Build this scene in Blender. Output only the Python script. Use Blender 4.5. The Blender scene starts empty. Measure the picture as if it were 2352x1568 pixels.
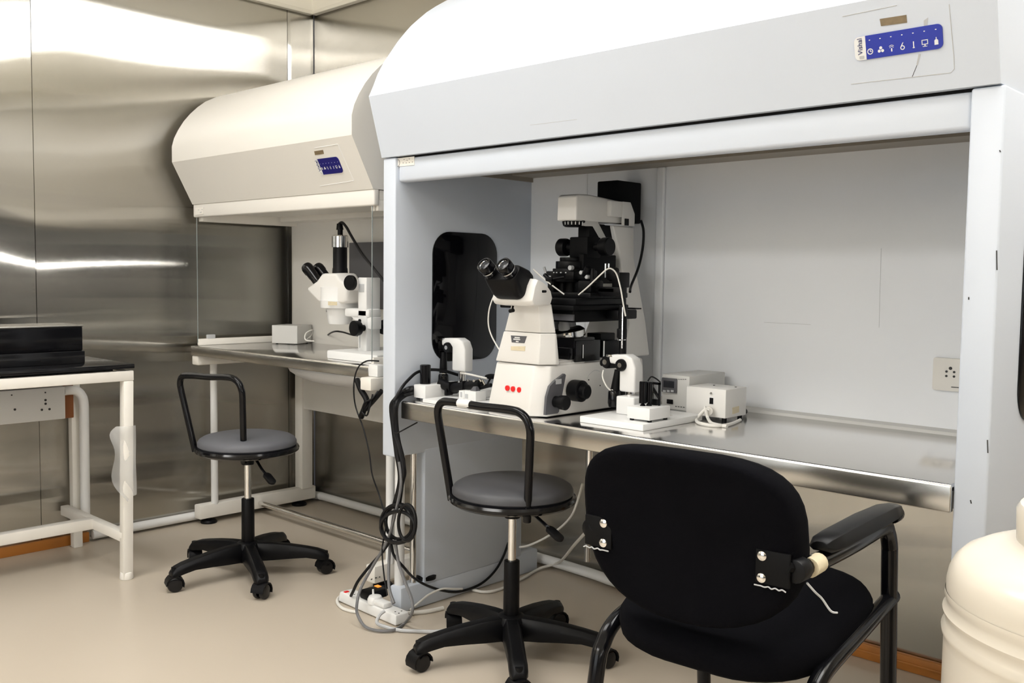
import bpy, bmesh, math, random
from mathutils import Vector, Matrix
PI = math.pi
scn = bpy.context.scene
COL = scn.collection
random.seed(7)

# ------------------------------------------------------------------ camera
W, H, F = 2352.0, 1568.0, 2192.57
YAW, PIT, ROL = -0.75880908, -0.06784575, 0.01232922
CAM = Vector((0, 0, 1.1))
_f = Vector((math.sin(YAW)*math.cos(PIT), math.cos(YAW)*math.cos(PIT), math.sin(PIT)))
_r0 = Vector((math.cos(YAW), -math.sin(YAW), 0)); _u0 = _r0.cross(_f)
_r = _r0*math.cos(ROL)+_u0*math.sin(ROL); _u = -_r0*math.sin(ROL)+_u0*math.cos(ROL)
cam = bpy.data.cameras.new('camera'); cam.sensor_width = 36; cam.lens = F/W*36; cam.clip_start = .02
co = bpy.data.objects.new('camera', cam); COL.objects.link(co)
M = Matrix((_r, _u, -_f)).transposed().to_4x4(); M.translation = CAM
co.matrix_world = M; scn.camera = co

def _on(px, py, ax, v):          # the point of the plane axis = v that was measured at a pixel of the photograph
    d = _f+_r*((px-W/2)/F)-_u*((py-H/2)/F)
    return CAM+d*((v-CAM[ax])/d[ax])
def PX(px, py, x): return _on(px, py, 0, x)
def PY(px, py, y): return _on(px, py, 1, y)
def PZ(px, py, z): return _on(px, py, 2, z)

# ------------------------------------------------------------------ materials
def mat(name, col, rough=.5, metal=0, spec=.5, noise=0, nscale=8, bump=0, bscale=60, coat=0, aniso=0, arot=0, alpha=1, trans=0, emit=0, sheen=0, stretch=None, rnoise=0):
    m = bpy.data.materials.new(name); m.use_nodes = True
    nt = m.node_tree; b = nt.nodes['Principled BSDF']
    b.inputs['Base Color'].default_value = (*col, 1); b.inputs['Roughness'].default_value = rough
    b.inputs['Metallic'].default_value = metal; b.inputs['Specular IOR Level'].default_value = spec
    b.inputs['Coat Weight'].default_value = coat; b.inputs['Transmission Weight'].default_value = trans
    b.inputs['Sheen Weight'].default_value = sheen; b.inputs['Alpha'].default_value = alpha
    if emit:
        b.inputs['Emission Color'].default_value = (*col, 1); b.inputs['Emission Strength'].default_value = emit
    tc = nt.nodes.new('ShaderNodeTexCoord')
    def nz(scale):
        n = nt.nodes.new('ShaderNodeTexNoise'); n.inputs['Scale'].default_value = scale; n.inputs['Detail'].default_value = 4
        if stretch:
            mp = nt.nodes.new('ShaderNodeMapping'); mp.inputs['Scale'].default_value = stretch
            nt.links.new(tc.outputs['Object'], mp.inputs['Vector']); nt.links.new(mp.outputs['Vector'], n.inputs['Vector'])
        else: nt.links.new(tc.outputs['Object'], n.inputs['Vector'])
        return n
    if noise:
        n = nz(nscale); r = nt.nodes.new('ShaderNodeMapRange')
        r.inputs['To Min'].default_value = 1-noise; r.inputs['To Max'].default_value = 1+noise
        nt.links.new(n.outputs['Fac'], r.inputs['Value'])
        mx = nt.nodes.new('ShaderNodeMix'); mx.data_type = 'RGBA'; mx.blend_type = 'MULTIPLY'; mx.inputs['Factor'].default_value = 1
        mx.inputs['A'].default_value = (*col, 1)
        nt.links.new(r.outputs['Result'], mx.inputs['B']); nt.links.new(mx.outputs['Result'], b.inputs['Base Color'])
    if rnoise:
        n = nz(nscale); r = nt.nodes.new('ShaderNodeMapRange')
        r.inputs['To Min'].default_value = rough-rnoise; r.inputs['To Max'].default_value = rough+rnoise
        nt.links.new(n.outputs['Fac'], r.inputs['Value']); nt.links.new(r.outputs['Result'], b.inputs['Roughness'])
    if bump:
        n = nz(bscale); bp = nt.nodes.new('ShaderNodeBump'); bp.inputs['Strength'].default_value = bump; bp.inputs['Distance'].default_value = .002
        nt.links.new(n.outputs['Fac'], bp.inputs['Height']); nt.links.new(bp.outputs['Normal'], b.inputs['Normal'])
    if aniso:
        b.inputs['Anisotropic'].default_value = aniso; b.inputs['Anisotropic Rotation'].default_value = arot
        t = nt.nodes.new('ShaderNodeTangent'); t.direction_type = 'RADIAL'; t.axis = 'Z'
        nt.links.new(t.outputs['Tangent'], b.inputs['Tangent'])
    return m

def brushed(name, col, rough, k, freq):
    """steel with fine vertical grain: the grain tips the normal sideways only"""
    m = mat(name, col, rough, 1, noise=.05, nscale=2, stretch=(1, 1, .3))
    nt = m.node_tree; b = nt.nodes['Principled BSDF']; N = nt.nodes.new; L = nt.links.new
    g = N('ShaderNodeNewGeometry'); tc = N('ShaderNodeTexCoord'); mp = N('ShaderNodeMapping'); mp.inputs['Scale'].default_value = (freq, freq, .02)
    nz = N('ShaderNodeTexWhiteNoise'); nz.noise_dimensions = '3D'
    L(tc.outputs['Object'], mp.inputs['Vector']); L(mp.outputs['Vector'], nz.inputs['Vector'])
    cr = N('ShaderNodeVectorMath'); cr.operation = 'CROSS_PRODUCT'; cr.inputs[1].default_value = (0, 0, 1); L(g.outputs['Normal'], cr.inputs[0])
    ma = N('ShaderNodeMath'); ma.operation = 'MULTIPLY_ADD'; ma.inputs[1].default_value = 2*k; ma.inputs[2].default_value = -k; L(nz.outputs['Value'], ma.inputs[0])
    sc = N('ShaderNodeVectorMath'); sc.operation = 'SCALE'; L(cr.outputs[0], sc.inputs[0]); L(ma.outputs[0], sc.inputs['Scale'])
    ad = N('ShaderNodeVectorMath'); ad.operation = 'ADD'; L(g.outputs['Normal'], ad.inputs[0]); L(sc.outputs[0], ad.inputs[1])
    no = N('ShaderNodeVectorMath'); no.operation = 'NORMALIZE'; L(ad.outputs[0], no.inputs[0]); L(no.outputs[0], b.inputs['Normal'])
    return m
STEELW = brushed('brushed_steel_wall', (.46, .445, .41), .04, .30, 900)
STEEL = mat('polished_steel', (.80, .79, .775), .16, 1, noise=.04, nscale=3)
STEELB = mat('brushed_steel_edge', (.60, .585, .55), .25, 1, noise=.05, nscale=5)
CHROME = mat('chrome', (.78, .77, .75), .12, 1)
WHITE = mat('cool_white_paint', (.635, .685, .765), .38, noise=.015, nscale=3)
WHITE_LIFTED = mat('light_lifted_white', (.87, .89, .92), .33, noise=.012, nscale=3)  # cabinet white made paler, putting extra chamber light into the colour
CREAM = mat('cream_paint', (.81, .785, .735), .36, noise=.02, nscale=3)
CREAM2 = mat('cream_frame_paint', (.83, .80, .74), .45, noise=.05, nscale=14)
BEIGE = mat('beige_trim', (.30, .27, .225), .5)
MICRO = mat('instrument_white', (.80, .785, .755), .34)
MICROG = mat('instrument_grey', (.62, .615, .59), .36)
PLW = mat('white_plastic', (.82, .82, .81), .4)
PLG = mat('pale_grey_plastic', (.50, .51, .52), .4)
BLK = mat('black_plastic', (.0035, .0035, .0042), .42, spec=.18)
BLKG = mat('black_gloss', (.004, .004, .005), .14, spec=.35)
BLKM = mat('black_matt', (.003, .003, .0035), .6, spec=.14)
BLKW = mat('black_window_acrylic', (.003, .003, .004), .05, spec=.35)
TUBEB = mat('black_enamel_tube', (.004, .004, .005), .17, spec=.28)
FABRIC = mat('black_fabric', (.0028, .0028, .0040), .95, spec=.06, noise=.35, nscale=9, bump=.35, bscale=500)
VINYL = mat('grey_vinyl', (.105, .108, .122), .55, noise=.06, nscale=5, bump=.08, bscale=300)
FLOOR = mat('beige_epoxy_floor', (.555, .485, .395), .3, spec=.4, noise=.035, nscale=1.6)
WOOD = mat('orange_wood', (.42, .155, .025), .5, noise=.3, nscale=18, stretch=(1, .15, 1))
BROWN = mat('brown_board', (.25, .085, .025), .55, noise=.15, nscale=14)
GRAN = mat('black_granite', (.008, .008, .009), .12, spec=.5, noise=.3, nscale=60)
WALLP = mat('cream_wall_plaster', (.83, .79, .69), .6, noise=.03, nscale=3)
WALLF = mat('far_wall_paint', (.13, .122, .112), .7, noise=.02, nscale=3)
CEIL = mat('ceiling_paint', (.80, .77, .70), .7)
BLUE = mat('blue_label', (.018, .036, .36), .35)
BLUED = mat('dark_blue_label', (.012, .010, .16), .3)
NAVY = mat('navy_ink', (.01, .015, .12), .5)
RED = mat('red_dot', (.80, .02, .02), .4)
TAPE = mat('brown_tape', (.22, .165, .095), .35, noise=.45, nscale=70)
PALETAPE = mat('pale_tape', (.72, .63, .44), .45, noise=.12, nscale=80)
TANKM = mat('cream_enamel', (.68, .625, .53), .22, spec=.45)
CABK = mat('black_cable', (.006, .006, .007), .42, spec=.25)
CABG = mat('grey_cable', (.16, .16, .165), .45)
CABW = mat('white_cable', (.78, .76, .71), .45)
DKGLASS = mat('dark_screen', (.02, .022, .028), .15)
GREYP = mat('grey_panel', (.10, .10, .11), .45)
INK = mat('dark_ink', (.03, .03, .03), .6)
LAMP = mat('lamp_orange', (1, .35, .05), .4, emit=.6)
def glass(name, col, mixf):
    m = bpy.data.materials.new(name); m.use_nodes = True; nt = m.node_tree; nt.nodes.clear()
    o = nt.nodes.new('ShaderNodeOutputMaterial'); mx = nt.nodes.new('ShaderNodeMixShader')
    t = nt.nodes.new('ShaderNodeBsdfTransparent'); t.inputs[0].default_value = (*col, 1)
    g = nt.nodes.new('ShaderNodeBsdfGlossy'); g.inputs['Roughness'].default_value = .04
    fr = nt.nodes.new('ShaderNodeFresnel'); fr.inputs[0].default_value = 1.18
    nt.links.new(fr.outputs[0], mx.inputs[0]); nt.links.new(t.outputs[0], mx.inputs[1]); nt.links.new(g.outputs[0], mx.inputs[2])
    nt.links.new(mx.outputs[0], o.inputs[0]); return m
GLASS = glass('side_glass', (.985, .99, .99), .1)
GLASSE = mat('glass_edge', (.30, .34, .34), .2)
FILM = mat('plastic_film', (.80, .80, .78), .22, spec=.6, alpha=.42)

# ------------------------------------------------------------------ mesh helpers
class MB:
    def __init__(s): s.bm = bmesh.new()
    def _add(s, verts, faces, bev=0, seg=2, mtx=None):
        t = bmesh.new()
        vs = [t.verts.new(v) for v in verts]
        for f in faces:
            try: t.faces.new([vs[i] for i in f])
            except ValueError: pass
        bmesh.ops.recalc_face_normals(t, faces=t.faces)
        if bev:
            es = [e for e in t.edges if len(e.link_faces) == 2 and e.calc_face_angle(0) > .5]
            bmesh.ops.bevel(t, geom=es, offset=bev, segments=seg, profile=.5, affect='EDGES', clamp_overlap=True)
        if mtx is not None: bmesh.ops.transform(t, matrix=mtx, verts=t.verts)
        me = bpy.data.meshes.new('t'); t.to_mesh(me); t.free(); s.bm.from_mesh(me); bpy.data.meshes.remove(me)
        return s
    def box(s, a, b, bev=0, seg=2, mtx=None):
        x0, x1 = sorted((a[0], b[0])); y0, y1 = sorted((a[1], b[1])); z0, z1 = sorted((a[2], b[2]))
        v = [(x, y, z) for x in (x0, x1) for y in (y0, y1) for z in (z0, z1)]
        return s._add(v, [(0, 1, 3, 2), (4, 6, 7, 5), (0, 4, 5, 1), (2, 3, 7, 6), (0, 2, 6, 4), (1, 5, 7, 3)], bev, seg, mtx)
    def hexa(s, lo, hi, bev=0, seg=2):          # two quads, joined
        n = len(lo)
        f = [tuple(range(n)), tuple(range(n, 2*n))]+[(i, (i+1) % n, n+(i+1) % n, n+i) for i in range(n)]
        return s._add(list(lo)+list(hi), f, bev, seg)
    def loft(s, rings, bev=0, seg=2, caps=True):
        n = len(rings[0]); v = [p for r in rings for p in r]; f = []
        for k in range(len(rings)-1):
            for i in range(n):
                j = (i+1) % n; f.append((k*n+i, k*n+j, (k+1)*n+j, (k+1)*n+i))
        if caps: f += [tuple(range(n)), tuple(range((len(rings)-1)*n, len(rings)*n))]
        return s._add(v, f, bev, seg)
    def prism(s, poly, ax, a, b, bev=0, seg=2, mtx=None):
        def P(p, c):
            q = list(p); q.insert(ax, c); return tuple(q)
        n = len(poly)
        v = [P(p, a) for p in poly]+[P(p, b) for p in poly]
        f = [tuple(range(n)), tuple(range(n, 2*n))]+[(i, (i+1) % n, n+(i+1) % n, n+i) for i in range(n)]
        return s._add(v, f, bev, seg, mtx)
    def cyl(s, p0, p1, r0, r1=None, n=24, bev=0):
        r1 = r0 if r1 is None else r1
        p0 = Vector(p0); p1 = Vector(p1); d = (p1-p0).normalized()
        a = d.orthogonal().normalized(); b = d.cross(a)
        ring = lambda c, r: [c+a*(r*math.cos(2*PI*i/n))+b*(r*math.sin(2*PI*i/n)) for i in range(n)]
        v = ring(p0, r0)+ring(p1, r1)
        f = [tuple(range(n)), tuple(range(n, 2*n))]+[(i, (i+1) % n, n+(i+1) % n, n+i) for i in range(n)]
        return s._add(v, f, bev, 2)
    def lathe(s, prof, o=(0, 0, 0), ax=(0, 0, 1), n=32):      # prof: (r, h) pairs
        o = Vector(o); d = Vector(ax).normalized(); a = d.orthogonal().normalized(); b = d.cross(a)
        v = []; f = []; m = len(prof)
        for i in range(n):
            c, q = math.cos(2*PI*i/n), math.sin(2*PI*i/n)
            v += [o+d*h+(a*c+b*q)*max(r, 1e-5) for r, h in prof]
        for i in range(n):
            for k in range(m-1):
                j = (i+1) % n; f.append((i*m+k, j*m+k, j*m+k+1, i*m+k+1))
        s._add(v, f)
        bmesh.ops.remove_doubles(s.bm, verts=s.bm.verts, dist=2e-5)
        return s
    def tube(s, pts, r, n=10, smooth=True, sub=8, closed=False, r2=None, flat=None):
        pts = [Vector(p) for p in pts]
        if smooth and len(pts) > 2:
            q = []
            for i in range(len(pts)-(0 if closed else 1)):
                P = [pts[(i-1) % len(pts)] if (closed or i > 0) else pts[0], pts[i % len(pts)], pts[(i+1) % len(pts)],
                     pts[(i+2) % len(pts)] if (closed or i+2 < len(pts)) else pts[-1]]
                for k in range(sub):
                    t = k/sub
                    q.append(.5*((2*P[1])+(P[2]-P[0])*t+(2*P[0]-5*P[1]+4*P[2]-P[3])*t*t+(3*P[1]-P[0]-3*P[2]+P[3])*t**3))
            if not closed: q.append(pts[-1])
            pts = q
        N = len(pts); v = []; f = []; nrm = None
        for i in range(N):
            t = (pts[(i+1) % N]-pts[i-1]) if (closed or 0 < i < N-1) else (pts[1]-pts[0] if i == 0 else pts[-1]-pts[-2])
            if t.length < 1e-9: t = Vector((0, 0, 1))
            t.normalize()
            if nrm is None: nrm = t.orthogonal().normalized()
            nrm = (nrm-t*nrm.dot(t))
            if nrm.length < 1e-6: nrm = t.orthogonal()
            nrm.normalize(); bi = t.cross(nrm)
            rr = r if r2 is None else r+(r2-r)*i/(N-1)
            v += [pts[i]+nrm*(rr*math.cos(2*PI*k/n))+bi*(rr*math.sin(2*PI*k/n)) for k in range(n)]
        for i in range(N if closed else N-1):
            j = (i+1) % N
            for k in range(n): f.append((i*n+k, i*n+(k+1) % n, j*n+(k+1) % n, j*n+k))
        if not closed: f += [tuple(range(n)), tuple(range((N-1)*n, N*n))]
        return s._add(v, f)
    def grid(s, fn, nu, nv):
        v = [fn(i/nu, j/nv) for i in range(nu+1) for j in range(nv+1)]
        f = [(i*(nv+1)+j, (i+1)*(nv+1)+j, (i+1)*(nv+1)+j+1, i*(nv+1)+j+1) for i in range(nu) for j in range(nv)]
        return s._add(v, f)
    def ball(s, c, r, sc=(1, 1, 1), n=20):
        prof = [(r*math.sin(PI*k/12), -r*math.cos(PI*k/12)) for k in range(13)]
        t = MB(); t.lathe(prof, (0, 0, 0), n=n)
        for q in t.bm.verts: q.co = Vector((q.co.x*sc[0], q.co.y*sc[1], q.co.z*sc[2]))+Vector(c)
        me = bpy.data.meshes.new('t'); t.bm.to_mesh(me); t.bm.free(); s.bm.from_mesh(me); bpy.data.meshes.remove(me); return s
    def xf(s, m): bmesh.ops.transform(s.bm, matrix=m, verts=s.bm.verts); return s
    def build(s, name, m, parent=None, label=None, ang=35, solid=0):
        me = bpy.data.meshes.new(name)
        off = WL.get(parent.name, Vector((0, 0, 0))) if parent else Vector((0, 0, 0))
        for q in s.bm.verts: q.co -= off
        for e in s.bm.edges:
            e.smooth = not (len(e.link_faces) == 2 and e.calc_face_angle(0) > math.radians(ang))
        for fc in s.bm.faces: fc.smooth = True
        s.bm.to_mesh(me); s.bm.free(); me.materials.append(m)
        o = bpy.data.objects.new(name, me); COL.objects.link(o)
        if parent: o.parent = parent
        WL[o.name] = off
        if label: o['label'] = label
        return o
WL = {}
def rr(w, h, r, n=6, c=(0, 0)):                       # rounded rectangle outline
    o = []
    for cx, cy, a in ((w/2-r, h/2-r, 0), (-w/2+r, h/2-r, 90), (-w/2+r, -h/2+r, 180), (w/2-r, -h/2+r, 270)):
        for k in range(n+1):
            t = math.radians(a+90*k/n); o.append((c[0]+cx+r*math.cos(t), c[1]+cy+r*math.sin(t)))
    return o
def thing(name, loc, label, cat, group=None):
    o = bpy.data.objects.new(name, None); COL.objects.link(o); o.empty_display_size = .05
    o.location = loc; o['label'] = label; o['category'] = cat
    if group: o['group'] = group
    WL[o.name] = Vector(loc); return o
def tag(o, label, cat, group=None):
    o['label'] = label; o['category'] = cat
    if group: o['group'] = group
    return o
def struct(o): o['kind'] = 'structure'; return o
def text_mesh(txt, size, mtx, extr=.0004):
    c = bpy.data.curves.new('t', 'FONT'); c.body = txt; c.size = size; c.align_x = 'CENTER'; c.align_y = 'CENTER'; c.extrude = extr
    o = bpy.data.objects.new('t', c); COL.objects.link(o)
    bpy.context.view_layer.update()
    me = bpy.data.meshes.new_from_object(o.evaluated_get(bpy.context.evaluated_depsgraph_get()))
    me.transform(mtx); bpy.data.objects.remove(o); bpy.data.curves.remove(c)
    b = MB(); b.bm.from_mesh(me); bpy.data.meshes.remove(me); return b
def frame(o, x, y):                                     # matrix with axes x, y and normal x*y
    x = Vector(x).normalized(); y = Vector(y); y = (y-x*y.dot(x)).normalized(); z = x.cross(y)
    m = Matrix((x, y, z)).transposed().to_4x4(); m.translation = Vector(o); return m
FLASH_E, FILL_WIN_E, EXPO = 48.0, 1.2, 0.02
LAMPS = [(-.30, 2.05, 1.6, 1.2, 10.0), (-2.3, .75, 2.0, .8, 8.0), (-1.5, -2.2, 2.6, .8, 15.0), (1.8, -.3, .4, 1.4, 1.2)]  # last lamp is added to light the unseen right wall
FILL_WIN = (-2.6, .6, .5, 1.75)
# ------------------------------------------------------------------ the room
XW, YW, ZW = -3.894, 2.706, 2.335
struct(MB().box((XW-.1, -3.0, -.1), (2.4, YW+.1, 0)).build('floor', FLOOR))
struct(MB().box((XW-.1, -3.0, 2.85), (2.4, YW+.1, 2.95)).build('ceiling', CEIL))
def warp(u, v, s):                                     # slow oil-canning of thin cladding sheet
    return .0022*math.sin(2.1*u+1.3*s+1.7*v)*math.sin(2.6*v+.7*s)+.0013*math.sin(4.3*u+2.2*s)*math.cos(3.7*v+s)+.0010*math.sin(6.1*v+1.1*u+s)
def cladding(name, seams, fn, back):
    b = MB()
    for k in range(len(seams)-1):
        a, c = seams[k]+.0015, seams[k+1]-.0015
        def g(i, j, a=a, c=c, k=k):
            u = a+(c-a)*i; v = ZW*j
            e = min(1, min(i, 1-i)*9)
            return fn(u, v, warp(u, v, k)*(.25+.75*e)-.002*(1-e))
        b.grid(g, 40, 48)
        p, q = fn(a-.0015, 0, -.006), fn(c+.0015, ZW, -.1)
        b.box(p, q)
    return struct(b.build(name, STEELW, ang=60))
cladding('wall_left', [-3.0, -2.0, -.86, .28, 1.42, 2.56, YW], lambda u, v, d: (XW+d, u, v), None)
cladding('wall_back', [XW, -2.55, -.45, .9, 2.3], lambda u, v, d: (u, YW-d, v), None)
struct(MB().box((2.3, -3.0, 0), (2.4, YW+.1, 2.85)).build('wall_right', WALLF))
struct(MB().box((2.27, -2.87, 1.55), (2.3, YW-.03, 2.85)).build('trim_3', WALLP))
b = MB()
wx0, wx1, wz0, wz1 = FILL_WIN
b.box((XW-.1, -3.0, 0), (wx0, -2.9, 2.85)).box((wx1, -3.0, 0), (2.3, -2.9, 2.85)).box((wx0, -3.0, 0), (wx1, -2.9, wz0)).box((wx0, -3.0, wz1), (wx1, -2.9, 2.85))
struct(b.build('wall_front', WALLF))
struct(MB().box((XW+.03, -2.9, 1.8), (2.27, -2.87, 2.85)).build('trim_4', WALLP))
b = MB()
for x in (wx0, (wx0+wx1)/2, wx1): b.box((x-.03, -2.97, wz0), (x+.03, -2.90, wz1))
b.box((wx0, -2.97, wz0-.03), (wx1, -2.90, wz0+.03)).box((wx0, -2.97, wz1-.03), (wx1, -2.90, wz1+.03))
wf = struct(b.build('fill_window_1', PLW))
struct(MB().box((wx0, -2.97, wz0), (wx1, -2.96, wz1)).build('fill_window_pane', mat('fill_light_pane', (.86, .93, 1), .5, emit=FILL_WIN_E), wf))  # glowing pane added behind the camera as frontal fill light
b = MB().box((XW-.1, -2.9, ZW), (XW+.022, YW+.1, 2.85)).box((XW, -2.9, ZW-.012), (XW+.030, YW-.022, ZW+.006), .003)
struct(b.build('trim_1', WALLP))
b = MB().box((XW+.022, YW-.022, ZW), (2.3, YW+.1, 2.85)).box((XW+.022, YW-.030, ZW-.012), (2.3, YW, ZW+.006), .003)
struct(b.build('trim_2', WALLP))
struct(MB().box((XW, -2.9, 0), (XW+.016, 1.60, .04), .003).build('baseboard_left', WOOD))
struct(MB().box((-2.05, YW-.022, 0), (2.3, YW, .045), .004).box((-2.05, YW-.026, .02), (2.3, YW-.02, .028), .002).build('baseboard_back', WOOD))

# conduit pipes on the walls
o = MB().tube([(XW+.021, 1.61, .028), (XW+.021, 2.0, .028), (XW+.021, 2.5, .028), (XW+.021, 2.645, .028), (XW+.045, 2.672, .028), (XW+.09, YW-.024, .028), (XW+.2, YW-.021, .028), (-2.5, YW-.021, .028), (-2.15, YW-.03, .028), (-2.0, YW-.045, .028), (-1.80, YW-.045, .028), (-1.755, YW-.045, .048), (-1.74, YW-.045, .12), (-1.74, YW-.045, .66)], .0185, 14).build('conduit_pipe', PLW)
tag(o, 'long white conduit pipe running along the foot of the steel walls', 'pipe')

# ceiling lamps (out of frame, mirrored in the steel)
for i, (x, y, w, d, e_) in enumerate(LAMPS):
    LAMPW = mat('lamp_diffuser', (1, .985, .96), .5, emit=e_)
    t = thing('ceiling_light', (x, y, 2.85), 'recessed white ceiling light panel '+['above the stainless cabinets', 'in the middle of the room', 'near the front wall', 'added near the right wall to light it'][i % 4], 'lamp')
    MB().box((x-w/2-.03, y-d/2-.03, 2.825), (x+w/2+.03, y+d/2+.03, 2.85)).build('frame', PLW, t)
    MB().box((x-w/2, y-d/2, 2.818), (x+w/2, y+d/2, 2.826)).build('diffuser', LAMPW, t)
# tube added on the unseen right wall, imitating a camera flash's streak in steel
FLASH_GLOW = mat('flash_streak_glow', (1, .98, .95), .5, emit=FLASH_E)
t = thing('flash_streak_tube', (2.3, 0, 1.14), 'added glowing tube on an unseen wall, standing in for a camera flash', 'lamp')
MB().box((2.255, -2.2, 1.115), (2.3, 2.4, 1.165)).build('batten', PLW, t)
MB().cyl((2.235, -2.15, 1.14), (2.235, 2.35, 1.14), .010).build('tube', FLASH_GLOW, t)

# ------------------------------------------------------------------ laminar flow cabinets
def hood_profile(p): return p
def sloped(mtx_o, a, b): return None
def cabinet_icons(M4, w, small=False):
    """white pictograms of the touch panel, in panel coordinates (metres from its centre)"""
    b = MB(); k = w/.245
    def ring(cx, cy, r, t, n=20, a0=0, a1=2*PI):
        for i in range(n):
            t0 = a0+(a1-a0)*i/n; t1 = a0+(a1-a0)*(i+1)/n
            b._add([(cx+q*math.cos(t), cy+q*math.sin(t), .0006) for q, t in ((r-t_, t0), (r, t0), (r, t1), (r-t_, t1))] if False else
                   [(cx+(r-t)*math.cos(t0), cy+(r-t)*math.sin(t0), .0008), (cx+r*math.cos(t0), cy+r*math.sin(t0), .0008),
                    (cx+r*math.cos(t1), cy+r*math.sin(t1), .0008), (cx+(r-t)*math.cos(t1), cy+(r-t)*math.sin(t1), .0008)], [(0, 1, 2, 3)])
    def bx(x0, y0, x1, y1): b.box((x0, y0, .0002), (x1, y1, .0009))
    xs = [(-.0775+.0305*i)*k for i in range(7)]
    y = -.012*k
    for x in xs: bx(x-.0018*k, .018*k, x+.0018*k, .0205*k)
    x = xs[0]; ring(x, y, .0085*k, .0026*k); bx(x-.001*k, y, x+.001*k, y+.005*k); bx(x, y-.001*k, x+.004*k, y+.001*k)
    x = xs[1]
    for a in (90, 210, 330):
        c, s = math.cos(math.radians(a)), math.sin(math.radians(a))
        b.cyl((x+.0055*k*c, y+.0055*k*s, .0002), (x+.0055*k*c, y+.0055*k*s, .0009), .0042*k, n=14)
    x = xs[2]; bx(x-.0016*k, y-.009*k, x+.0016*k, y)
    ring(x, y, .009*k, .0014*k, 10, math.radians(40), math.radians(140)); ring(x, y-.002*k, .007*k, .0014*k, 10, math.radians(30), math.radians(150))
    x = xs[3]; ring(x, y-.003*k, .0062*k, .0024*k); b.hexa([(x-.006*k, y-.001*k, .0002), (x-.003*k, y-.001*k, .0002), (x+.003*k, y+.011*k, .0002), (x+.001*k, y+.011*k, .0002)], [(x-.006*k, y-.001*k, .0009), (x-.003*k, y-.001*k, .0009), (x+.003*k, y+.011*k, .0009), (x+.001*k, y+.011*k, .0009)])
    x = xs[4]; bx(x-.0013*k, y-.008*k, x+.0013*k, y+.009*k); bx(x-.0025*k, y-.009*k, x+.0025*k, y-.006*k)
    x = xs[5]
    for q in ((-.0085, .007, .0085, .009), (-.0085, -.004, .0085, -.002), (-.0085, -.004, -.0065, .009), (.0065, -.004, .0085, .009), (-.0015, -.009, .0015, -.003), (-.006, -.0095, .006, -.008)):
        bx(x+q[0]*k, y+q[1]*k, x+q[2]*k, y+q[3]*k)
    x = xs[6]; bx(x-.005*k, y-.009*k, x+.005*k, y+.003*k); bx(x-.0035*k, y+.002*k, x+.0035*k, y+.005*k); bx(x-.001*k, y+.004*k, x+.001*k, y+.011*k)
    return b.xf(M4)

def make_hood(t, prof, x0, x1, yb, zb, m):
    """prof: front outline (y, z) from bottom edge to top; hollow shell with end cheeks"""
    th = .012
    outer = prof+[(yb, prof[-1][1]+.02), (yb, zb)]
    return MB().prism(outer, 0, x0, x1, .004, 2).build('hood', m, t)

# ---- cream cabinet in the corner
lx0, lx1, lyf, lyb, lz = -3.82, -2.585, 2.035, 2.53, .788
LC = thing('laminar_flow_cabinet', (-3.2, 2.3, 0), 'smaller cream laminar flow cabinet with glass sides in the room corner', 'lab cabinet')
profL = [(2.035, 1.39), (1.945, 1.560), (1.945, 1.625), (1.955, 1.66), (1.974, 1.697), (2.0, 1.737), (2.03, 1.772), (2.065, 1.805), (2.10, 1.832), (2.15, 1.858), (2.21, 1.878), (2.28, 1.893), (2.36, 1.902), (2.45, 1.907)]
def hood(t, prof, x0, x1, yb, m):
    top = prof[-1][1]
    outer = prof+[(yb, top+.004), (yb, prof[0][1])]
    o = MB().prism(outer, 0, x0, x1).build('hood', m, t, ang=22); return o
hood(LC, profL, lx0, lx1, 2.68, CREAM)
MB().box((lx0, 2.038, 1.335), (lx1, 2.062, 1.392), .006, 3).build('front_fascia', CREAM, LC)
b = MB().box((lx0+.004, 2.064, 1.356), (lx1-.004, 2.60, 1.388)).build('chamber_ceiling', CREAM2, LC)
b = MB().box((lx0, 2.44, 1.335), (lx1, lyb+.03, 1.36), .003).box((lx0+.005, 2.06, 1.318), (lx0+.045, lyb, 1.36), .003).box((lx1-.045, 2.06, 1.318), (lx1-.005, lyb, 1.36), .003).build('chamber_rail', CREAM2, LC)
MB().box((lx0, lyb, lz-.02), (lx1, lyb+.03, 1.36)).build('back_panel', CREAM, LC)
# bench
MB().box((lx0+.003, lyf-.016, lz-.042), (lx1-.003, lyf+.01, lz-.003), .003, 3).build('front_apron', STEELB, LC)
MB().box((lx0+.003, lyf-.015, lz-.02), (lx1-.003, lyb, lz), .003).build('work_surface', STEEL, LC, 'polished stainless steel work surface')
b = MB()
for x in (lx0+.003, lx1-.055): b.box((x, lyf-.012, .705), (x+.052, 2.62, .7455), .006)
b.box((lx0+.055, 2.55, .70), (lx1-.055, 2.60, .745)); b.build('support_beam', CREAM2, LC)
for s, x in ((0, -3.852), (1, -2.635)):
    f = MB().box((x, 2.045, .024), (x+.05, 2.65, .086), .006).build('foot_beam', CREAM2, LC)
    MB().cyl((x+.036, 2.125, .08), (x+.036, 2.125, .708), .0155, n=18).build('front_post', PLW, LC)
    MB().box((x, 2.565, .08), (x+.06, 2.625, .71), .005).build('rear_column', CREAM2, LC)
    for y in (2.10, 2.57):
        d = MB().lathe([(0, .0), (.034, .0), (.036, .006), (.030, .013), (.012, .016), (.009, .03), (0, .03)], (x+.028, y, 0), n=28).build('levelling_foot', BLK, LC)
MB().box((-3.80, 2.575, .465), (lx1-.04, 2.60, .70), .003).build('rear_cross_panel', CREAM, LC)
MB().ball((-3.03, 2.30, .726), 1, (.37, .20, .066), 36).build('light_dome', PLW, LC, 'white shallow dome under the bench')
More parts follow.
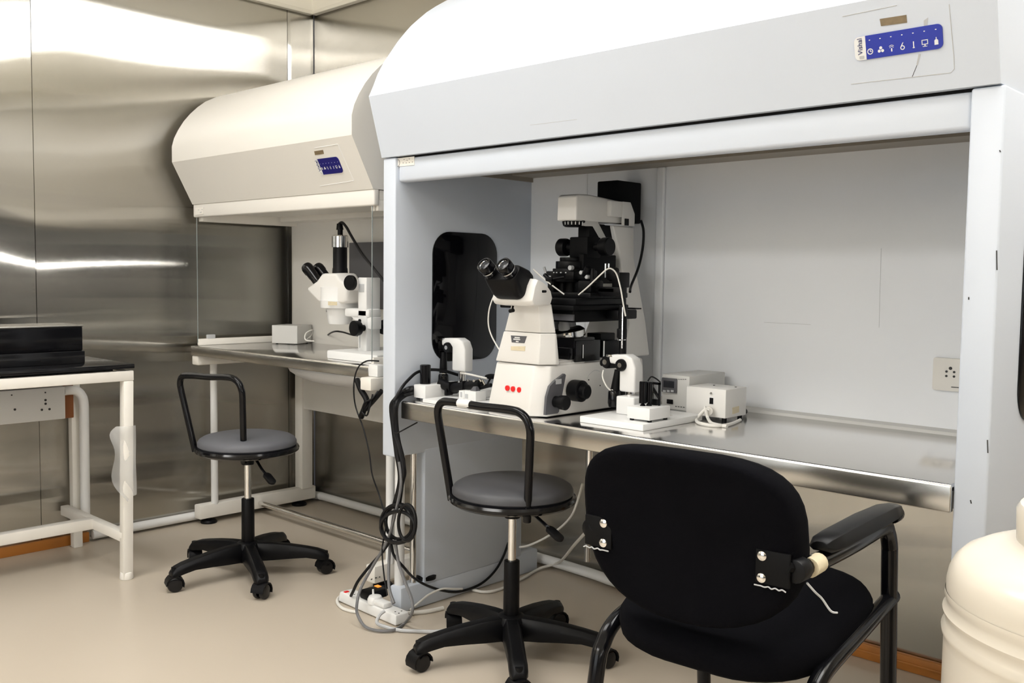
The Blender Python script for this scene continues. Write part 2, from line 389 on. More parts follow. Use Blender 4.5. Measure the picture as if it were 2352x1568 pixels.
MB().cyl((-3.83, 2.345, .05), (-2.60, 2.345, .05), .0125, n=16).build('footrest_bar', CHROME, LC)
for x in (lx0+.012, lx1-.022):
    MB().box((x, lyf+.012, lz+.012), (x+.005, lyb-.03, 1.342), .0015).build('side_glass', GLASS, LC)
    MB().box((x+.001, lyf+.0105, lz+.012), (x+.004, lyf+.0125, 1.342)).build('glass_edge', GLASSE, LC)
    MB().box((x-.004, lyf+.012, lz+.0), (x+.012, lyb, lz+.028), .003).build('glass_rail', CREAM2, LC)
MB().box((lx0+.012, 2.085, lz+.026), (lx0+.024, 2.125, lz+.045), .003).build('glass_clip', PLG, LC)
# touch panel on the sloped fascia
def slope_frame(p0, p1, px, py):
    """frame on the sloped face of a hood: p0 bottom (y,z), p1 top (y,z); located at a measured pixel"""
    n = Vector((0, -(p1[1]-p0[1]), (p1[0]-p0[0]))).normalized()
    d = _f+_r*((px-W/2)/F)-_u*((py-H/2)/F); o = Vector((0, p0[0], p0[1]))
    t = (o-CAM).dot(n)/d.dot(n)
    return CAM+d*t, Vector((0, p1[0]-p0[0], p1[1]-p0[1])).normalized(), n
def slope_pt(p0, p1, px, py): return slope_frame(p0, p1, px, py)[0]
def panel(t, p0, p1, cpx, w, h, small):
    c, up, n = slope_frame(p0, p1, *cpx)
    Mx = frame(c-n*.0 + Vector((0, 0, 0)), (1, 0, 0), up)
    nn = (Mx.to_3x3() @ Vector((0, 0, 1)))
    sgn = 1 if nn.dot(CAM-c) > 0 else -1
    Mx = Matrix.Translation(nn*sgn*.0012) @ Mx
    pl = MB().prism(rr(w, h, h*.22), 2, -.001, .0012).xf(Mx).build('touch_panel', BLUED if small else BLUE, t, 'blue touch panel with white symbols')
    wl = w*.135
    pts = [p for p in rr(w, h, h*.22) if p[0] < -w/2+h*.22+1e-6]
    pts = sorted([p for p in pts if p[1] >= 0], key=lambda p: p[0], reverse=True)+sorted([p for p in pts if p[1] < 0], key=lambda p: p[0])
    pts = [(-w/2+wl, h/2)]+pts+[(-w/2+wl, -h/2)]
    MB().prism(pts, 2, .0012, .0018).xf(Mx).build('brand_strip', PLW, pl)
    text_mesh('Vishal', h*.30, Mx @ Matrix.Translation((-w/2+wl*.52, h*.09, .0022)) @ Matrix.Rotation(PI/2, 4, 'Z')).build('lettering', NAVY, pl)
    g = MB().prism(rr(wl*.42, h*.14, h*.04), 2, .0018, .0024).xf(Mx @ Matrix.Translation((-w/2+wl*.6, -h*.38, 0))).build('emblem', PLG, pl)
    cabinet_icons(Mx @ Matrix.Translation((0, 0, .0010)), w).build('symbols', PLW, pl)
    return pl, Mx
panel(LC, (2.035, 1.39), (1.945, 1.56), (756, 380.5), .135, .058, True)
def decal(t, name, m, pts, th=.0012, label=None):
    pts = [Vector(p) for p in pts]; n = (pts[1]-pts[0]).cross(pts[2]-pts[0]).normalized()
    if n.dot(CAM-pts[0]) < 0: n = -n
    return MB().hexa([p-n*.0006 for p in pts], [p+n*th for p in pts]).build(name, m, t, label)
sl = lambda *p: slope_pt((2.035, 1.39), (1.945, 1.56), *p)
decal(LC, 'sticker', TAPE, [sl(722, 347), sl(742, 344), sl(744, 353), sl(724, 356)], .0012, 'small brown paper sticker')
b = MB(); b.tube([sl(722, 340), sl(776, 331), sl(813, 415), sl(735, 427)], .0012, 6, False); b.build('panel_edge', PLW, LC)
decal(LC, 'maker_label', CREAM2, [PY(449, 478, 2.037), PY(468, 476, 2.037), PY(468, 491, 2.037), PY(449, 494, 2.037)])
b = MB()
for q in ((456, 482), (460, 488), (464, 481), (462, 487)):
    p = PY(*q, 2.0352); b.box(p-Vector((.004, .0004, .0012)), p+Vector((.004, .0004, .0012)))
b.build('print', PLG, LC)

# ---- cool white cabinet on the right
rx0, rx1, ryf, ryb, rz = -2.409, -.578, 1.936, 2.57, .705
RC = thing('laminar_flow_cabinet', (-1.5, 2.3, 0), 'large cool white laminar flow cabinet holding the big microscope', 'lab cabinet')
profR = [(1.930, 1.470), (1.878, 1.654), (1.894, 1.686), (1.913, 1.729), (1.937, 1.769), (1.965, 1.806), (1.993, 1.843), (2.024, 1.878), (2.05, 1.905), (2.08, 1.931), (2.115, 1.960), (2.153, 1.986), (2.20, 2.015), (2.26, 2.045), (2.33, 2.07), (2.42, 2.09), (2.52, 2.10)]
hood(RC, profR, rx0, rx1-.008, 2.66, WHITE)
MB().box((rx0+.06, ryf+.012, 1.392), (rx1-.062, ryf+.05, 1.4665), .009, 3).build('front_fascia', WHITE, RC)
MB().box((rx0+.061, ryf+.0125, 1.4640), (rx1-.063, 2.6, 1.4700)).build('shadow_gap', BLKM, RC, 'black strip for the shaded gap under the hood')  # dark strip in the gap, its shade put into the colour
for s, (a, c) in enumerate(((rx0, rx0+.06), (rx1-.062, rx1))):
    w = MB().box((a, ryf, .518), (c, 2.63, 1.4675), .005, 3).build('side_wall', WHITE, RC)
    xi = c if s == 0 else a
    for q in ((xi, 1) if s == 0 else (xi, -1), (a if s == 0 else c, -1 if s == 0 else 1)):
        x, sg = q
        win = MB().prism(rr(.30, .432, .075, 8, (2.243, 1.030)), 0, x-.0005*sg, x+.004*sg, .001).build('dark_window', BLKW, w, 'black rounded window in the side wall')
        if s == 0 and sg == 1:
            MB().cyl((x+.004, 2.285, 1.05), (x+.006, 2.285, 1.05), .0001).build('glint', BLKW, win) if False else None
b = MB().box((rx0+.06, 2.46, 1.455), (rx1-.062, ryb, 1.4635)).box((rx0+.0595, ryf+.06, 1.44), (rx0+.068, ryb, 1.4635)).box((rx1-.070, ryf+.06, 1.44), (rx1-.0615, ryb, 1.4635)).build('chamber_rail', BEIGE, RC, 'beige rail round the chamber top')
MB().box((rx0+.06, ryf+.05, 1.4630), (rx1-.062, 2.46, 1.4636)).build('chamber_ceiling', BLKM, RC)
MB().box((rx0+.06, ryb, .60), (rx1-.062, ryb+.03, 1.464)).build('back_panel', WHITE_LIFTED, RC)
MB().box((-1.795, ryb-.014, rz+.004), (-1.765, ryb, 1.455), .005, 3).build('batten', WHITE_LIFTED, RC)
MB().box((-2.095, ryb-.002, rz+.004), (-2.088, ryb, 1.455), .0005).build('panel_joint', WHITE_LIFTED, RC)
# work surface with a folded front apron
MB().box((-2.308, ryf-.007, rz-.056), (rx1-.064, ryf+.010, rz-.003), .003, 3).build('front_apron', STEELB, RC)
b = MB().box((-2.308, ryf-.006, rz-.018), (rx1-.064, ryb, rz), .005, 3)
b
MB().prism([(ryb-.022, rz), (ryb-.018, rz+.008), (ryb, rz+.014), (ryb, rz)], 0, -1.765, rx1-.064).build('back_cove', MICROG, RC)
b.build('work_surface', STEEL, RC, 'polished stainless steel work surface')
MB().box((-2.29, ryf+.02, rz-.06), (rx1-.08, 2.55, rz-.02)).build('bench_underframe', CREAM2, RC)
for s, x in ((0, rx0+.004), (1, rx1-.064)):
    MB().box((x, 1.965, .0), (x+.058, 2.632, .084), .008).build('foot_beam', WHITE, RC)
    MB().box((x, 2.065, .07), (x+.058, 2.54, .53), .005).build('support_column', WHITE, RC)
    MB().cyl((x+.020, 1.99, .07), (x+.020, 1.99, .53), .0165, n=18).build('front_post', PLW, RC)
    MB().cyl((x+.036, 2.035, .08), (x+.036, 2.035, .56), .0115, n=16).build('steel_rod', CHROME, RC)
    MB().lathe([(0, 0), (.036, 0), (.037, .012), (.030, .016), (0, .016)], (x+.030, 2.095, .084), n=28).build('levelling_foot', BLK, RC)
MB().cyl((-2.10, 2.62, .09), (-2.10, 2.62, .66), .012, n=14).build('rear_rod', CHROME, RC)
# touch panel, sticker, marks
p0, p1 = (1.930, 1.470), (1.878, 1.654)
panel(RC, p0, p1, (2062, 98), .172, .046, False)
sr = lambda *p: slope_pt(p0, p1, *p)
decal(RC, 'sticker', TAPE, [sr(2021, 43.5), sr(2082, 34), sr(2083.5, 52), sr(2024, 60)], .0012, 'torn strip of brown tape')
b = MB(); b.tube([sr(2180, 10), sr(2191, 130), sr(2192, 158), sr(2184, 167), sr(1955, 193)], .0009, 6, False); b.tube([sr(1935, 38), sr(2060, 12)], .0009, 6, False)
b.build('panel_edge', PLG, RC)
decal(RC, 'scuff', PLG, [sr(2110, 124), sr(2115, 124), sr(2108, 150), sr(2105, 149)], .0005)
decal(RC, 'scuff', PLG, [sr(2122, 47), sr(2132, 40), sr(2130, 58), sr(2122, 60)], .0005)
b = MB(); b.tube([sr(2106, 150), sr(2095, 177)], .0006, 6, False); b.build('scratch', INK, RC)
b = MB(); b.tube([sr(1218, 287), sr(1325, 274)], .0005, 6, False); b.build('scratch', PLG, RC)
yf = ryf+.0115
lab = decal(RC, 'maker_label', CREAM2, [PY(907, 364, yf), PY(952, 359, yf), PY(952, 379, yf), PY(907, 383, yf)])
c = PY(914, 374, yf-.0016)
b = MB(); b.tube([c+Vector((.0085*math.cos(a*PI/4), 0, .0105*math.sin(a*PI/4))) for a in range(8)], .0006, 6, True, 4, True)
for q in ((928, 366), (935, 368), (940, 365), (926, 374), (933, 374), (940, 373), (947, 372)):
    p = PY(*q, yf-.0014); b.box(p-Vector((.002, .0003, .0007)), p+Vector((.0025, .0003, .0007)))
b.build('print', INK, lab)
# scuffs on the right post
for q in ((2289, 575, 2290, 620), (2268, 1010, 2269, 1040), (2225, 682, 2225, 688), (2229, 1148, 2231, 1156), (2296, 345, 2298, 349)):
    MB().tube([PY(q[0], q[1], ryf-.0003), PY(q[2], q[3], ryf-.0003)], .0012, 6, False).build('scuff', INK, RC)
MB().tube([PY(2024, 570, ryb-.0004), PY(2019, 752, ryb-.0004)], .0004, 5, False).build('scratch', PLG, RC)
b = MB(); b.tube([PY(1755, 740, ryb-.0004), PY(1862, 745, ryb-.0004)], .0004, 5, False); b.build('scratch', PLG, RC)

# socket plate
t = thing('socket_plate', (-.872, ryb, .86), 'cream five-pin wall socket on the white cabinet back, by the right post', 'socket')
pl = MB().prism(rr(.085, .085, .006, 3, (-.868, .861)), 1, ryb-.012, ryb, .003).build('plate', CREAM, t)
for dx, dz, r in ((0, .012, .0042), (-.0095, .003, .003), (.0095, .003, .003), (-.0095, -.0085, .003), (.0095, -.0085, .003)):
    MB().cyl((-.866+dx, ryb-.0135, .866+dz), (-.866+dx, ryb-.011, .866+dz), r, n=14).build('pin_hole', INK, t)
MB().box((-.862, ryb-.0135, .829), (-.842, ryb-.012, .831)).build('print', INK, t)
# ------------------------------------------------------------------ desk at the left
D = thing('lab_table', (-3.58, .9, 0), 'cream steel-framed table with a black granite top at the left wall', 'table')
dz, de = .775, 1.528
MB().box((-3.885, -.35, dz-.016), (-3.292, de, dz), .003).build('table_top', GRAN, D, 'black granite table top')
MB().box((-3.86, -.32, dz-.0245), (-3.335, de-.06, dz-.016)).build('underlay', BLKM, D)
b = MB()
zt, zb = dz-.024, dz-.060
b.box((-3.332, -.33, zb), (-3.296, de-.002, zt), .003).box((-3.88, -.33, zb), (-3.845, de-.003, zt), .003).box((-3.846, de-.039, zb+.0005), (-3.333, de-.0035, zt-.0005))
b.build('top_frame', CREAM2, D)
def leg(x, y, lean):
    MB().hexa([(x-.018, y-.018+lean, 0), (x+.018, y-.018+lean, 0), (x+.018, y+.018+lean, 0), (x-.018, y+.018+lean, 0)], [(x-.018, y-.018, zb+.0005), (x+.018, y-.018, zb+.0005), (x+.018, y+.018, zb+.0005), (x-.018, y+.018, zb+.0005)], .004).build('leg', CREAM2, D)
leg(-3.314, de-.0205, -.012); leg(-3.842, de+.006, .0); leg(-3.314, -.30, .012); leg(-3.842, -.30, .012)
MB().cyl((-3.314, de-.032, 0), (-3.314, de-.032, .026), .024, .022, 18, .003).build('leg_tip', CREAM2, D)
MB().box((-3.86, de-.048, .135), (-3.31, de-.016, .172), .003).build('side_stretcher', CREAM2, D)
MB().box((-3.60, -.30, .135), (-3.56, de-.04, .175), .003).build('long_stretcher', CREAM2, D)
def film(i, j):
    z = .555-.25*j; k = math.sin(PI*min(1, .12+.85*j))
    y = 1.528-(.045+.045*k+.010*math.sin(11*j))*i
    return (-3.2935+.007*math.sin(9*j+4*i)*(.3+i)+.012*math.sin(5*i+3*j)*i, y, z+.02*math.sin(5*j)*i)
tag(MB().grid(film, 8, 18).build('plastic_film', FILM), 'crinkled scrap of clear plastic stuck to the front table leg', 'plastic film')
t = thing('black_case', (-3.5, .6, dz), 'long glossy black case standing on the granite table top', 'case')
MB().box((-3.60, -.20, dz), (-3.415, 1.405, dz+.045), .003).build('base', GRAN, t)
c = MB().box((-3.61, -.20, dz+.045), (-3.425, 1.402, dz+.130), .004).build('body', BLKG, t)
MB().box((-3.612, -.205, dz+.130), (-3.422, 1.404, dz+.136), .002).build('lid', STEELB, t, 'bright strip for the lit rim of the case top')  # bright metal stands in for light along the black top edge

# wall wiring under the desk
XB = -3.823
tag(MB().box((XB+.0005, .5, .526), (XB+.016, 1.519, .660), .003).build('wooden_board', BROWN), 'brown wooden board fixed under the table in front of its rear legs', 'board')
t = thing('switchboard', (XB+.016, 1.1, .58), 'white switchboard with socket holes on the brown board', 'switchboard')
MB().box((XB+.0165, .5, .530), (XB+.050, 1.474, .656), .004).build('box', PLW, t)
b = MB()
for y in (1.37, 1.05, .75):
    for dy, q in ((0, .026), (-.014, -.010), (.014, -.010), (0, .012), (-.11, -.0)):
        b.cyl((XB+.0495, y+.03+dy, .583+q), (XB+.0512, y+.03+dy, .583+q), .0045, n=10)
for y in (1.40, 1.28, 1.02): b.cyl((XB+.0495, y, .638), (XB+.0512, y, .638), .003, n=8)
b.build('socket_hole', INK, t)
tag(MB().tube([(-3.795, 1.476, .636), (-3.795, 1.50, .637), (-3.795, 1.525, .633), (-3.795, 1.542, .616), (-3.795, 1.552, .585), (-3.795, 1.553, .50), (-3.795, 1.551, .11)], .018, 14).build('conduit_pipe', PLW), 'white bent conduit pipe rising beside the brown board under the table', 'pipe')

# ------------------------------------------------------------------ swivel stools
def caster(t, c, d, turn):
    """c ground point, d outward direction"""
    cs = math.cos(turn); sn = math.sin(turn)
    f = Vector((d.x*cs-d.y*sn, d.x*sn+d.y*cs, 0)); a = Vector((-f.y, f.x, 0))
    o = Vector((c.x, c.y, .027))
    ca = MB().tube([o+Vector((0, 0, .034)), o+Vector((0, 0, .058))], .011, 12, False)
    ring = []
    for k in range(9):
        an = PI*(-.12+1.12*k/8); ring.append((math.cos(an), math.sin(an)))
    pts = [(f*(.031*x)+Vector((0, 0, .031*z))) for x, z in ring]
    n = len(pts)
    v = [o+p-a*.024 for p in pts]+[o+p+a*.024 for p in pts]+[o+p*.86-a*.024 for p in pts]+[o+p*.86+a*.024 for p in pts]
    fc = []
    for i in range(n-1): fc += [(i, i+1, n+i+1, n+i), (2*n+i, 3*n+i, 3*n+i+1, 2*n+i+1), (i, 2*n+i, 2*n+i+1, i+1), (n+i, n+i+1, 3*n+i+1, 3*n+i)]
    fc += [(0, n, 3*n, 2*n), (n-1, 2*n+n-1, 3*n+n-1, 2*n-1)]
    ca._add(v, fc)
    co_ = ca.build('caster', BLK, t)
    for s in (-1, 1):
        MB().lathe([(0, -.009), (.019, -.009), (.025, -.007), (.027, -.003), (.027, .003), (.025, .007), (.019, .009), (.012, .0095), (0, .0075)], o+a*(s*.0125), a, 24).build('wheel', BLKG, co_)
def stool(loc, rot, label, hoop, tape, seat_m, turns, lever):
    t = thing('swivel_stool', (0, 0, 0), label, 'stool', 'swivel stools with tube backs'); WL[t.name] = Vector((0, 0, 0))
    b = MB().lathe([(0, .055), (.040, .055), (.044, .075), (.044, .112), (.038, .124), (.030, .128), (0, .128)], n=28).build('base_hub', BLK, t)
    R = .276
    for k in range(5):
        a = rot+k*2*PI/5; d = Vector((math.cos(a), math.sin(a), 0)); s = Vector((-d.y, d.x, 0))
        rings = []
        for r_, top, bot, w in ((.030, .124, .058, .027), (.09, .120, .060, .026), (.15, .113, .064, .0255), (.21, .103, .066, .025), (.248, .095, .060, .0255), (.274, .086, .054, .0245), (.290, .070, .054, .018)):
            c = d*r_
            h = top-bot
            rings.append([c-s*w+Vector((0, 0, bot)), c-s*w+Vector((0, 0, bot+h*.6)), c-s*(w*.62)+Vector((0, 0, top)), c+s*(w*.62)+Vector((0, 0, top)), c+s*w+Vector((0, 0, bot+h*.6)), c+s*w+Vector((0, 0, bot))])
        MB().loft(rings, .003, 2).build('base_arm', BLK, t)
        caster(t, d*R, d, turns[k])
    MB().cyl((0, 0, .12), (0, 0, .285), .0235, .0225, 28, .002).build('column_sleeve', BLK, t)
    MB().cyl((0, 0, .28), (0, 0, .455), .0125, n=24).build('gas_lift', CHROME, t)
    MB().box((-.06, -.06, .440), (.06, .06, .452), .004).cyl((0, 0, .41), (0, 0, .445), .022, .026, 20).build('mechanism', BLK, t)
    MB().lathe([(0, .450), (.150, .450), (.170, .454), (.182, .462), (.184, .470), (.181, .477), (.172, .480), (0, .480)], n=56).build('seat_rim', BLKG, t)
    MB().lathe([(.166, .476), (.174, .484), (.174, .495), (.168, .505), (.155, .513), (.13, .519), (.08, .524), (.03, .526), (0, .5262)], n=56).build('seat_cushion', seat_m, t)
    A, Bp, T0, T1 = [Vector(p) for p in hoop]
    e = (Bp-A).normalized(); up0 = (T0-A).normalized(); up1 = (T1-Bp).normalized(); et = (T1-T0).normalized()
    pts = [A-up0*.01+Vector((0, 0, 0)), A+up0*.06, T0-up0*.075]
    for k in range(1, 8):
        q = k/8; pts.append((T0-up0*.055)*(1-q)**2+T0*(2*q*(1-q))+(T0+et*.055)*q*q)
    pts += [T0+et*.10, T0.lerp(T1, .5)+Vector((0, 0, -.002)), T1-et*.10]
    for k in range(1, 8):
        q = k/8; pts.append((T1-et*.075)*(1-q)**2+T1*(2*q*(1-q))+(T1-up1*.075)*q*q)
    pts += [T1-up1*.10, Bp+up1*.06, Bp-up1*.02]
    h = MB().tube(pts, .0115, 14, True, 4).build('back_hoop', TUBEB, t)
    if tape:
        p = T0.lerp(T1, .27); MB().tube([p-et*.002, p+et*.045], .0122, 12, False).build('tape', PLW, h, 'scrap of white tape')
    b = MB()
    for p, q in ((A, Vector((A.x*.6, A.y*.6, .462))), (Bp, Vector((Bp.x*.6, Bp.y*.6, .462)))):
        b.tube([p+Vector((0, 0, -.005)), q], .009, 8, False)
    b.build('hoop_bracket', BLK, t)
    L = [Vector(p) for p in lever]
    lv = MB().tube(L, .005, 8, True, 6).build('lever', TUBEB, t)
    d = (L[-1]-L[-2]).normalized(); s = Vector((-d.y, d.x, 0)).normalized()
    pd = MB().prism(rr(.030, .060, .0149, 8), 2, -.005, .005, .003).xf(frame(L[-1]+d*.022, s, d)).build('lever_paddle', BLK, lv)
    t.location = loc
    return t
def loc_of(p, c): return tuple(p-Vector(c))
c1 = (-3.047, 1.828, 0)
A1, B1 = PZ(447, 1030, .46), PZ(560, 1050, .457)
T01, T11 = PY(408, 861, A1.y-.035), PY(556, 868, B1.y-.030)
stool(c1, math.radians(-22), 'grey-seated swivel stool in front of the cream cabinet', [p-Vector(c1) for p in (A1, B1, T01, T11)], False, VINYL, (2.4, .5, 1.2, -.6, 2.9),
      [(.03, .0, .458), PY(600, 1075, 1.80)-Vector(c1), PY(612, 1090, 1.80)-Vector(c1)], ).name
c2 = (-1.854, 1.966, 0)
A2, B2 = PZ(1036, 1140, .46), PZ(1211, 1182, .457)
T02, T12 = PY(1000, 918, A2.y-.03), PY(1221, 947, B2.y-.03)
VINYL_SHADED = mat('shaded_grey_vinyl', (.060, .061, .068), .5, noise=.06, nscale=5, bump=.08, bscale=300)  # the same grey vinyl with shade put into its colour
stool(c2, math.radians(-42), 'swivel stool, its grey seat coloured darker for shade, with white tape on its back tube, before the white cabinet', [p-Vector(c2) for p in (A2, B2, T02, T12)], True, VINYL_SHADED, (2.0, .9, -.5, 2.6, .3),
      [(.03, .0, .458), PY(1245, 1198, 1.93)-Vector(c2), PY(1262, 1214, 1.93)-Vector(c2)])

# ------------------------------------------------------------------ visitor armchair
CH = thing('armchair', (-.87, 1.5, 0), 'worn black fabric armchair with tubular arms seen from behind', 'chair')
CM = Matrix.Translation((-.900, 1.5485, 0)) @ Matrix.Rotation(math.radians(4.5), 4, 'Z')   # turned a little off the bench
def ch(p): return CM @ Vector(p)
rings = []
prof = []
for k in range(40):                                      # rounded shield outline of the back
    a = 2*PI*k/40; c, s_ = math.cos(a), math.sin(a)
    n = 3.4 if s_ > 0 else 2.4
    prof.append((.205*math.copysign(abs(c)**(2/n), c), (.150 if s_ > 0 else .155)*math.copysign(abs(s_)**(2/n), s_)))
for d, sc in ((-.030, .84), (-.034, .93), (-.029, .98), (-.012, 1.0), (.012, 1.0), (.028, .985), (.036, .94), (.038, .80)):
    rings.append([ch((x*sc-.008, -.175+d+.75*(x*sc)**2-.16*z*sc, .662+z*sc)) for x, z in prof])
BK = MB().loft(rings).build('backrest', FABRIC, CH, ang=60)
rings = []
prof = rr(.41, .47, .15, 8)
for h, sc in ((.438, .80), (.441, .93), (.450, .985), (.468, 1.0), (.482, .995), (.494, .96), (.501, .86), (.504, .5)):
    rings.append([ch((x*sc, y*sc+.07, h+.02*(y/.235)-.012*max(0, abs(y)-.17)/.06*0)) for x, y in prof])
MB().loft(rings).build('seat', FABRIC, CH, ang=60)
r_ = .0155
for sg in (-1, 1):
    X = .203*sg
    pts = [(X, .318, 0.0), (X, .292, .30), (X, .270, .55), (X, .265, .590), (X, .247, .622), (X, .215, .634), (X, .05, .635), (X*.99, -.08, .638), (X*.96, -.160, .640)]
    MB().tube([ch(p) for p in pts], r_, 14, True, 6).build('leg', TUBEB, CH)
    pts = [(X, .296, .482), (X, .10, .460), (X, -.01, .449), (X, -.075, .436), (X, -.115, .405), (X, -.140, .34), (X, -.20, 0)]
    MB().tube([ch(p) for p in pts], r_, 14, True, 6).build('leg', TUBEB, CH)
    MB().cyl(ch((X*.965, -.150, .640)), ch((X*.955, -.180, .640)), .0195, n=20, bev=.003).build('tube_cap', BLK, CH)
    rings = []
    for y, w, t0, t1 in ((.292, .012, .654, .662), (.282, .020, .647, .669), (.235, .025, .646, .675), (.12, .027, .648, .679), (-.04, .025, .650, .680), (-.085, .023, .654, .679), (-.098, .015, .659, .673)):
        rings.append([ch((X+a*w, y, z)) for a, z in ((-1, t0+.006), (-.75, t1-.003), (-.35, t1), (.35, t1), (.75, t1-.003), (1, t0+.006), (.7, t0), (-.7, t0))])
    MB().loft(rings, .002).build('arm_pad', BLK, CH)
    MB().cyl(ch((X, .274, .646)), ch((X, .302, .646)), .016, n=16, bev=.002).build('pad_cap', BLKG, CH)
    br = MB().box((sg*.138-.006, -.2005, .612), (sg*.196-.006, -.194, .668), .002).xf(CM @ Matrix.Translation((0, .75*.16*.16-.006, 0))).build('bracket', BLKM, BK)
    for z in (.658, .622):
        MB().lathe([(0, .005), (.0045, .0045), (.0078, .0025), (.0085, 0)], ch((sg*.152-.008, -.1875, z)), CM.to_3x3() @ Vector((0, -1, 0)), 20).build('bolt', CHROME, br)
    MB().tube([ch((sg*.185, -.185, .648)), ch((sg*.196, -.160, .640))], .009, 8, False).build('bracket_arm', BLKM, BK)
    pts = [ch((sg*(.140+.006*k)-.008, -.1895+.001*math.sin(k*2.1), .609+.0015*math.sin(k*3.3))) for k in range(10)]
    MB().tube(pts, .0013, 5, True, 3).build('torn_lining', PLG, BK, 'frayed pale lining at the torn corner')
MB().cyl(ch((.203, -.100, .639)), ch((.203, -.140, .639)), .0162, n=16).build('tape', PALETAPE, CH, 'yellowed tape on the right arm tube')
MB().tube([ch((-.203, -.02, .455)), ch((.203, -.02, .455))], .012, 10, False).tube([ch((-.203, .16, .465)), ch((.203, .16, .465))], .012, 10, False).build('seat_bar', TUBEB, CH)
MB().tube([ch((.210, -.165, .622)), ch((.218, -.150, .605)), ch((.222, -.13, .59)), ch((.233, -.12, .57)), ch((.240, -.11, .566))], .0018, 6).build('torn_strip', PLG, CH, 'pale strip of torn edging')

# ------------------------------------------------------------------ cream drum
TK = thing('storage_drum', (-.286, 1.586, 0), 'cream enamelled drum with a domed top beside the white cabinet', 'drum')
tc = (-.286, 1.586, 0)
R = .232
tl = Vector((tc[0], tc[1], -.022))
MB().lathe([(0, .022), (R-.01, .022), (R, .032), (R, .575), (R-.001, .583), (R+.003, .590), (R+.004, .597), (R-.001, .604), (R-.003, .612), (R+.001, .619), (R+.003, .625), (R-.002, .632), (R-.003, .640), (R+.001, .647), (R, .655)], tl, n=96).build('body', TANKM, TK, ang=50)
MB().lathe([(R-.001, .654), (R-.001, .668), (R-.004, .684), (R-.011, .699), (R-.022, .711), (R-.042, .722), (R-.07, .733), (R-.10, .743), (-.08+.16, .755), (.0, .762)], tl, n=96).build('domed_lid', TANKM, TK, ang=50)
MB().lathe([(0, .70), (.138, .70), (.140, .764), (.135, .773), (.123, .778), (0, .782)], tc, n=48).build('neck_cap', TANKM, TK)
# ------------------------------------------------------------------ inverted microscope
IM = thing('inverted_microscope', (-1.885, 2.2, rz), 'large white and black inverted microscope in the white cabinet', 'microscope')
mx0, mx1 = -2.005, -1.750
# low base running back from the front face
lo = [(mx0, 2.04), (mx0+.035, 1.975), (mx1-.045, 1.963), (mx1, 1.995), (mx1, 2.46), (mx0, 2.46)]
hi = [(mx0+.03, 2.04), (mx0+.055, 1.992), (mx1-.045, 1.983), (mx1-.006, 2.012), (mx1-.006, 2.45), (mx0+.03, 2.45)]
b = MB().hexa([(x, y, rz+.004) for x, y in lo], [(x, y, .851) for x, y in hi], .006, 3)
b.box((mx0+.05, 2.06, .848), (mx1-.02, 2.42, .863), .004).box((mx1-.045, 2.06, .845), (mx1-.012, 2.17, .857), .003)
base = b.build('base', MICRO, IM)
MB().box((mx0+.02, 2.0, rz), (mx1-.01, 2.45, rz+.006)).build('rubber_foot', BLKM, base)
def sec(x0, x1, y0, y1, c, z): return [(x0, y0+c*1.4, z), (x0+c, y0, z), (x1-c, y0, z), (x1, y0+c*1.4, z), (x1, y1, z), (x0, y1, z)]
b = MB().loft([sec(-1.975, -1.748, 1.983, 2.040, .03, .854), sec(-1.945, -1.753, 1.990, 2.032, .025, .942)], .004, 3)
MB_lower = b.build('tower_lower_panel', MICRO, IM)
MB().loft([sec(-1.942, -1.755, 1.991, 2.030, .025, .9435), sec(-1.905, -1.762, 1.985, 2.018, .02, 1.024)], .004, 3).build('tower_upper_panel', MICRO, IM)
MB().tube([PY(1170, 701, 1.9985)+Vector((.035, 0, 0)), PY(1187, 764, 1.990)], .0005, 6, False).build('panel_seam', PLG, IM) if False else None
# head block with a rounded back
rings = []
for x, k in ((-1.912, .86), (-1.903, .95), (-1.88, 1), (-1.785, 1), (-1.765, .97), (-1.756, .88)):
    o = [(1.955, 1.018), (2.012, 1.020), (2.020, 1.040), (2.012, 1.062), (1.992, 1.080), (1.968, 1.092), (1.950, 1.096), (1.938, 1.075), (1.926, 1.032), (1.935, 1.020)]
    cy, cz = 1.97, 1.055
    rings.append([(x, cy+(y-cy)*k, cz+(z-cz)*k) for y, z in o])
MB().loft(rings, .003, 2).build('head_block', MICRO, IM, ang=30)
p = PX(1249, 669, -1.757)
MB().box((-1.760, p.y-.009, p.z-.0035), (-1.753, p.y+.009, p.z+.0035), .0025).build('lever_slot', BLK, IM)
MB().cyl((-1.85, 1.955, 1.022), (-1.848, 1.948, 1.006), .003, n=10).cyl((-1.856, 1.947, 1.003), (-1.842, 1.947, 1.006), .0055, n=14).build('clamp_screw', BLK, IM)
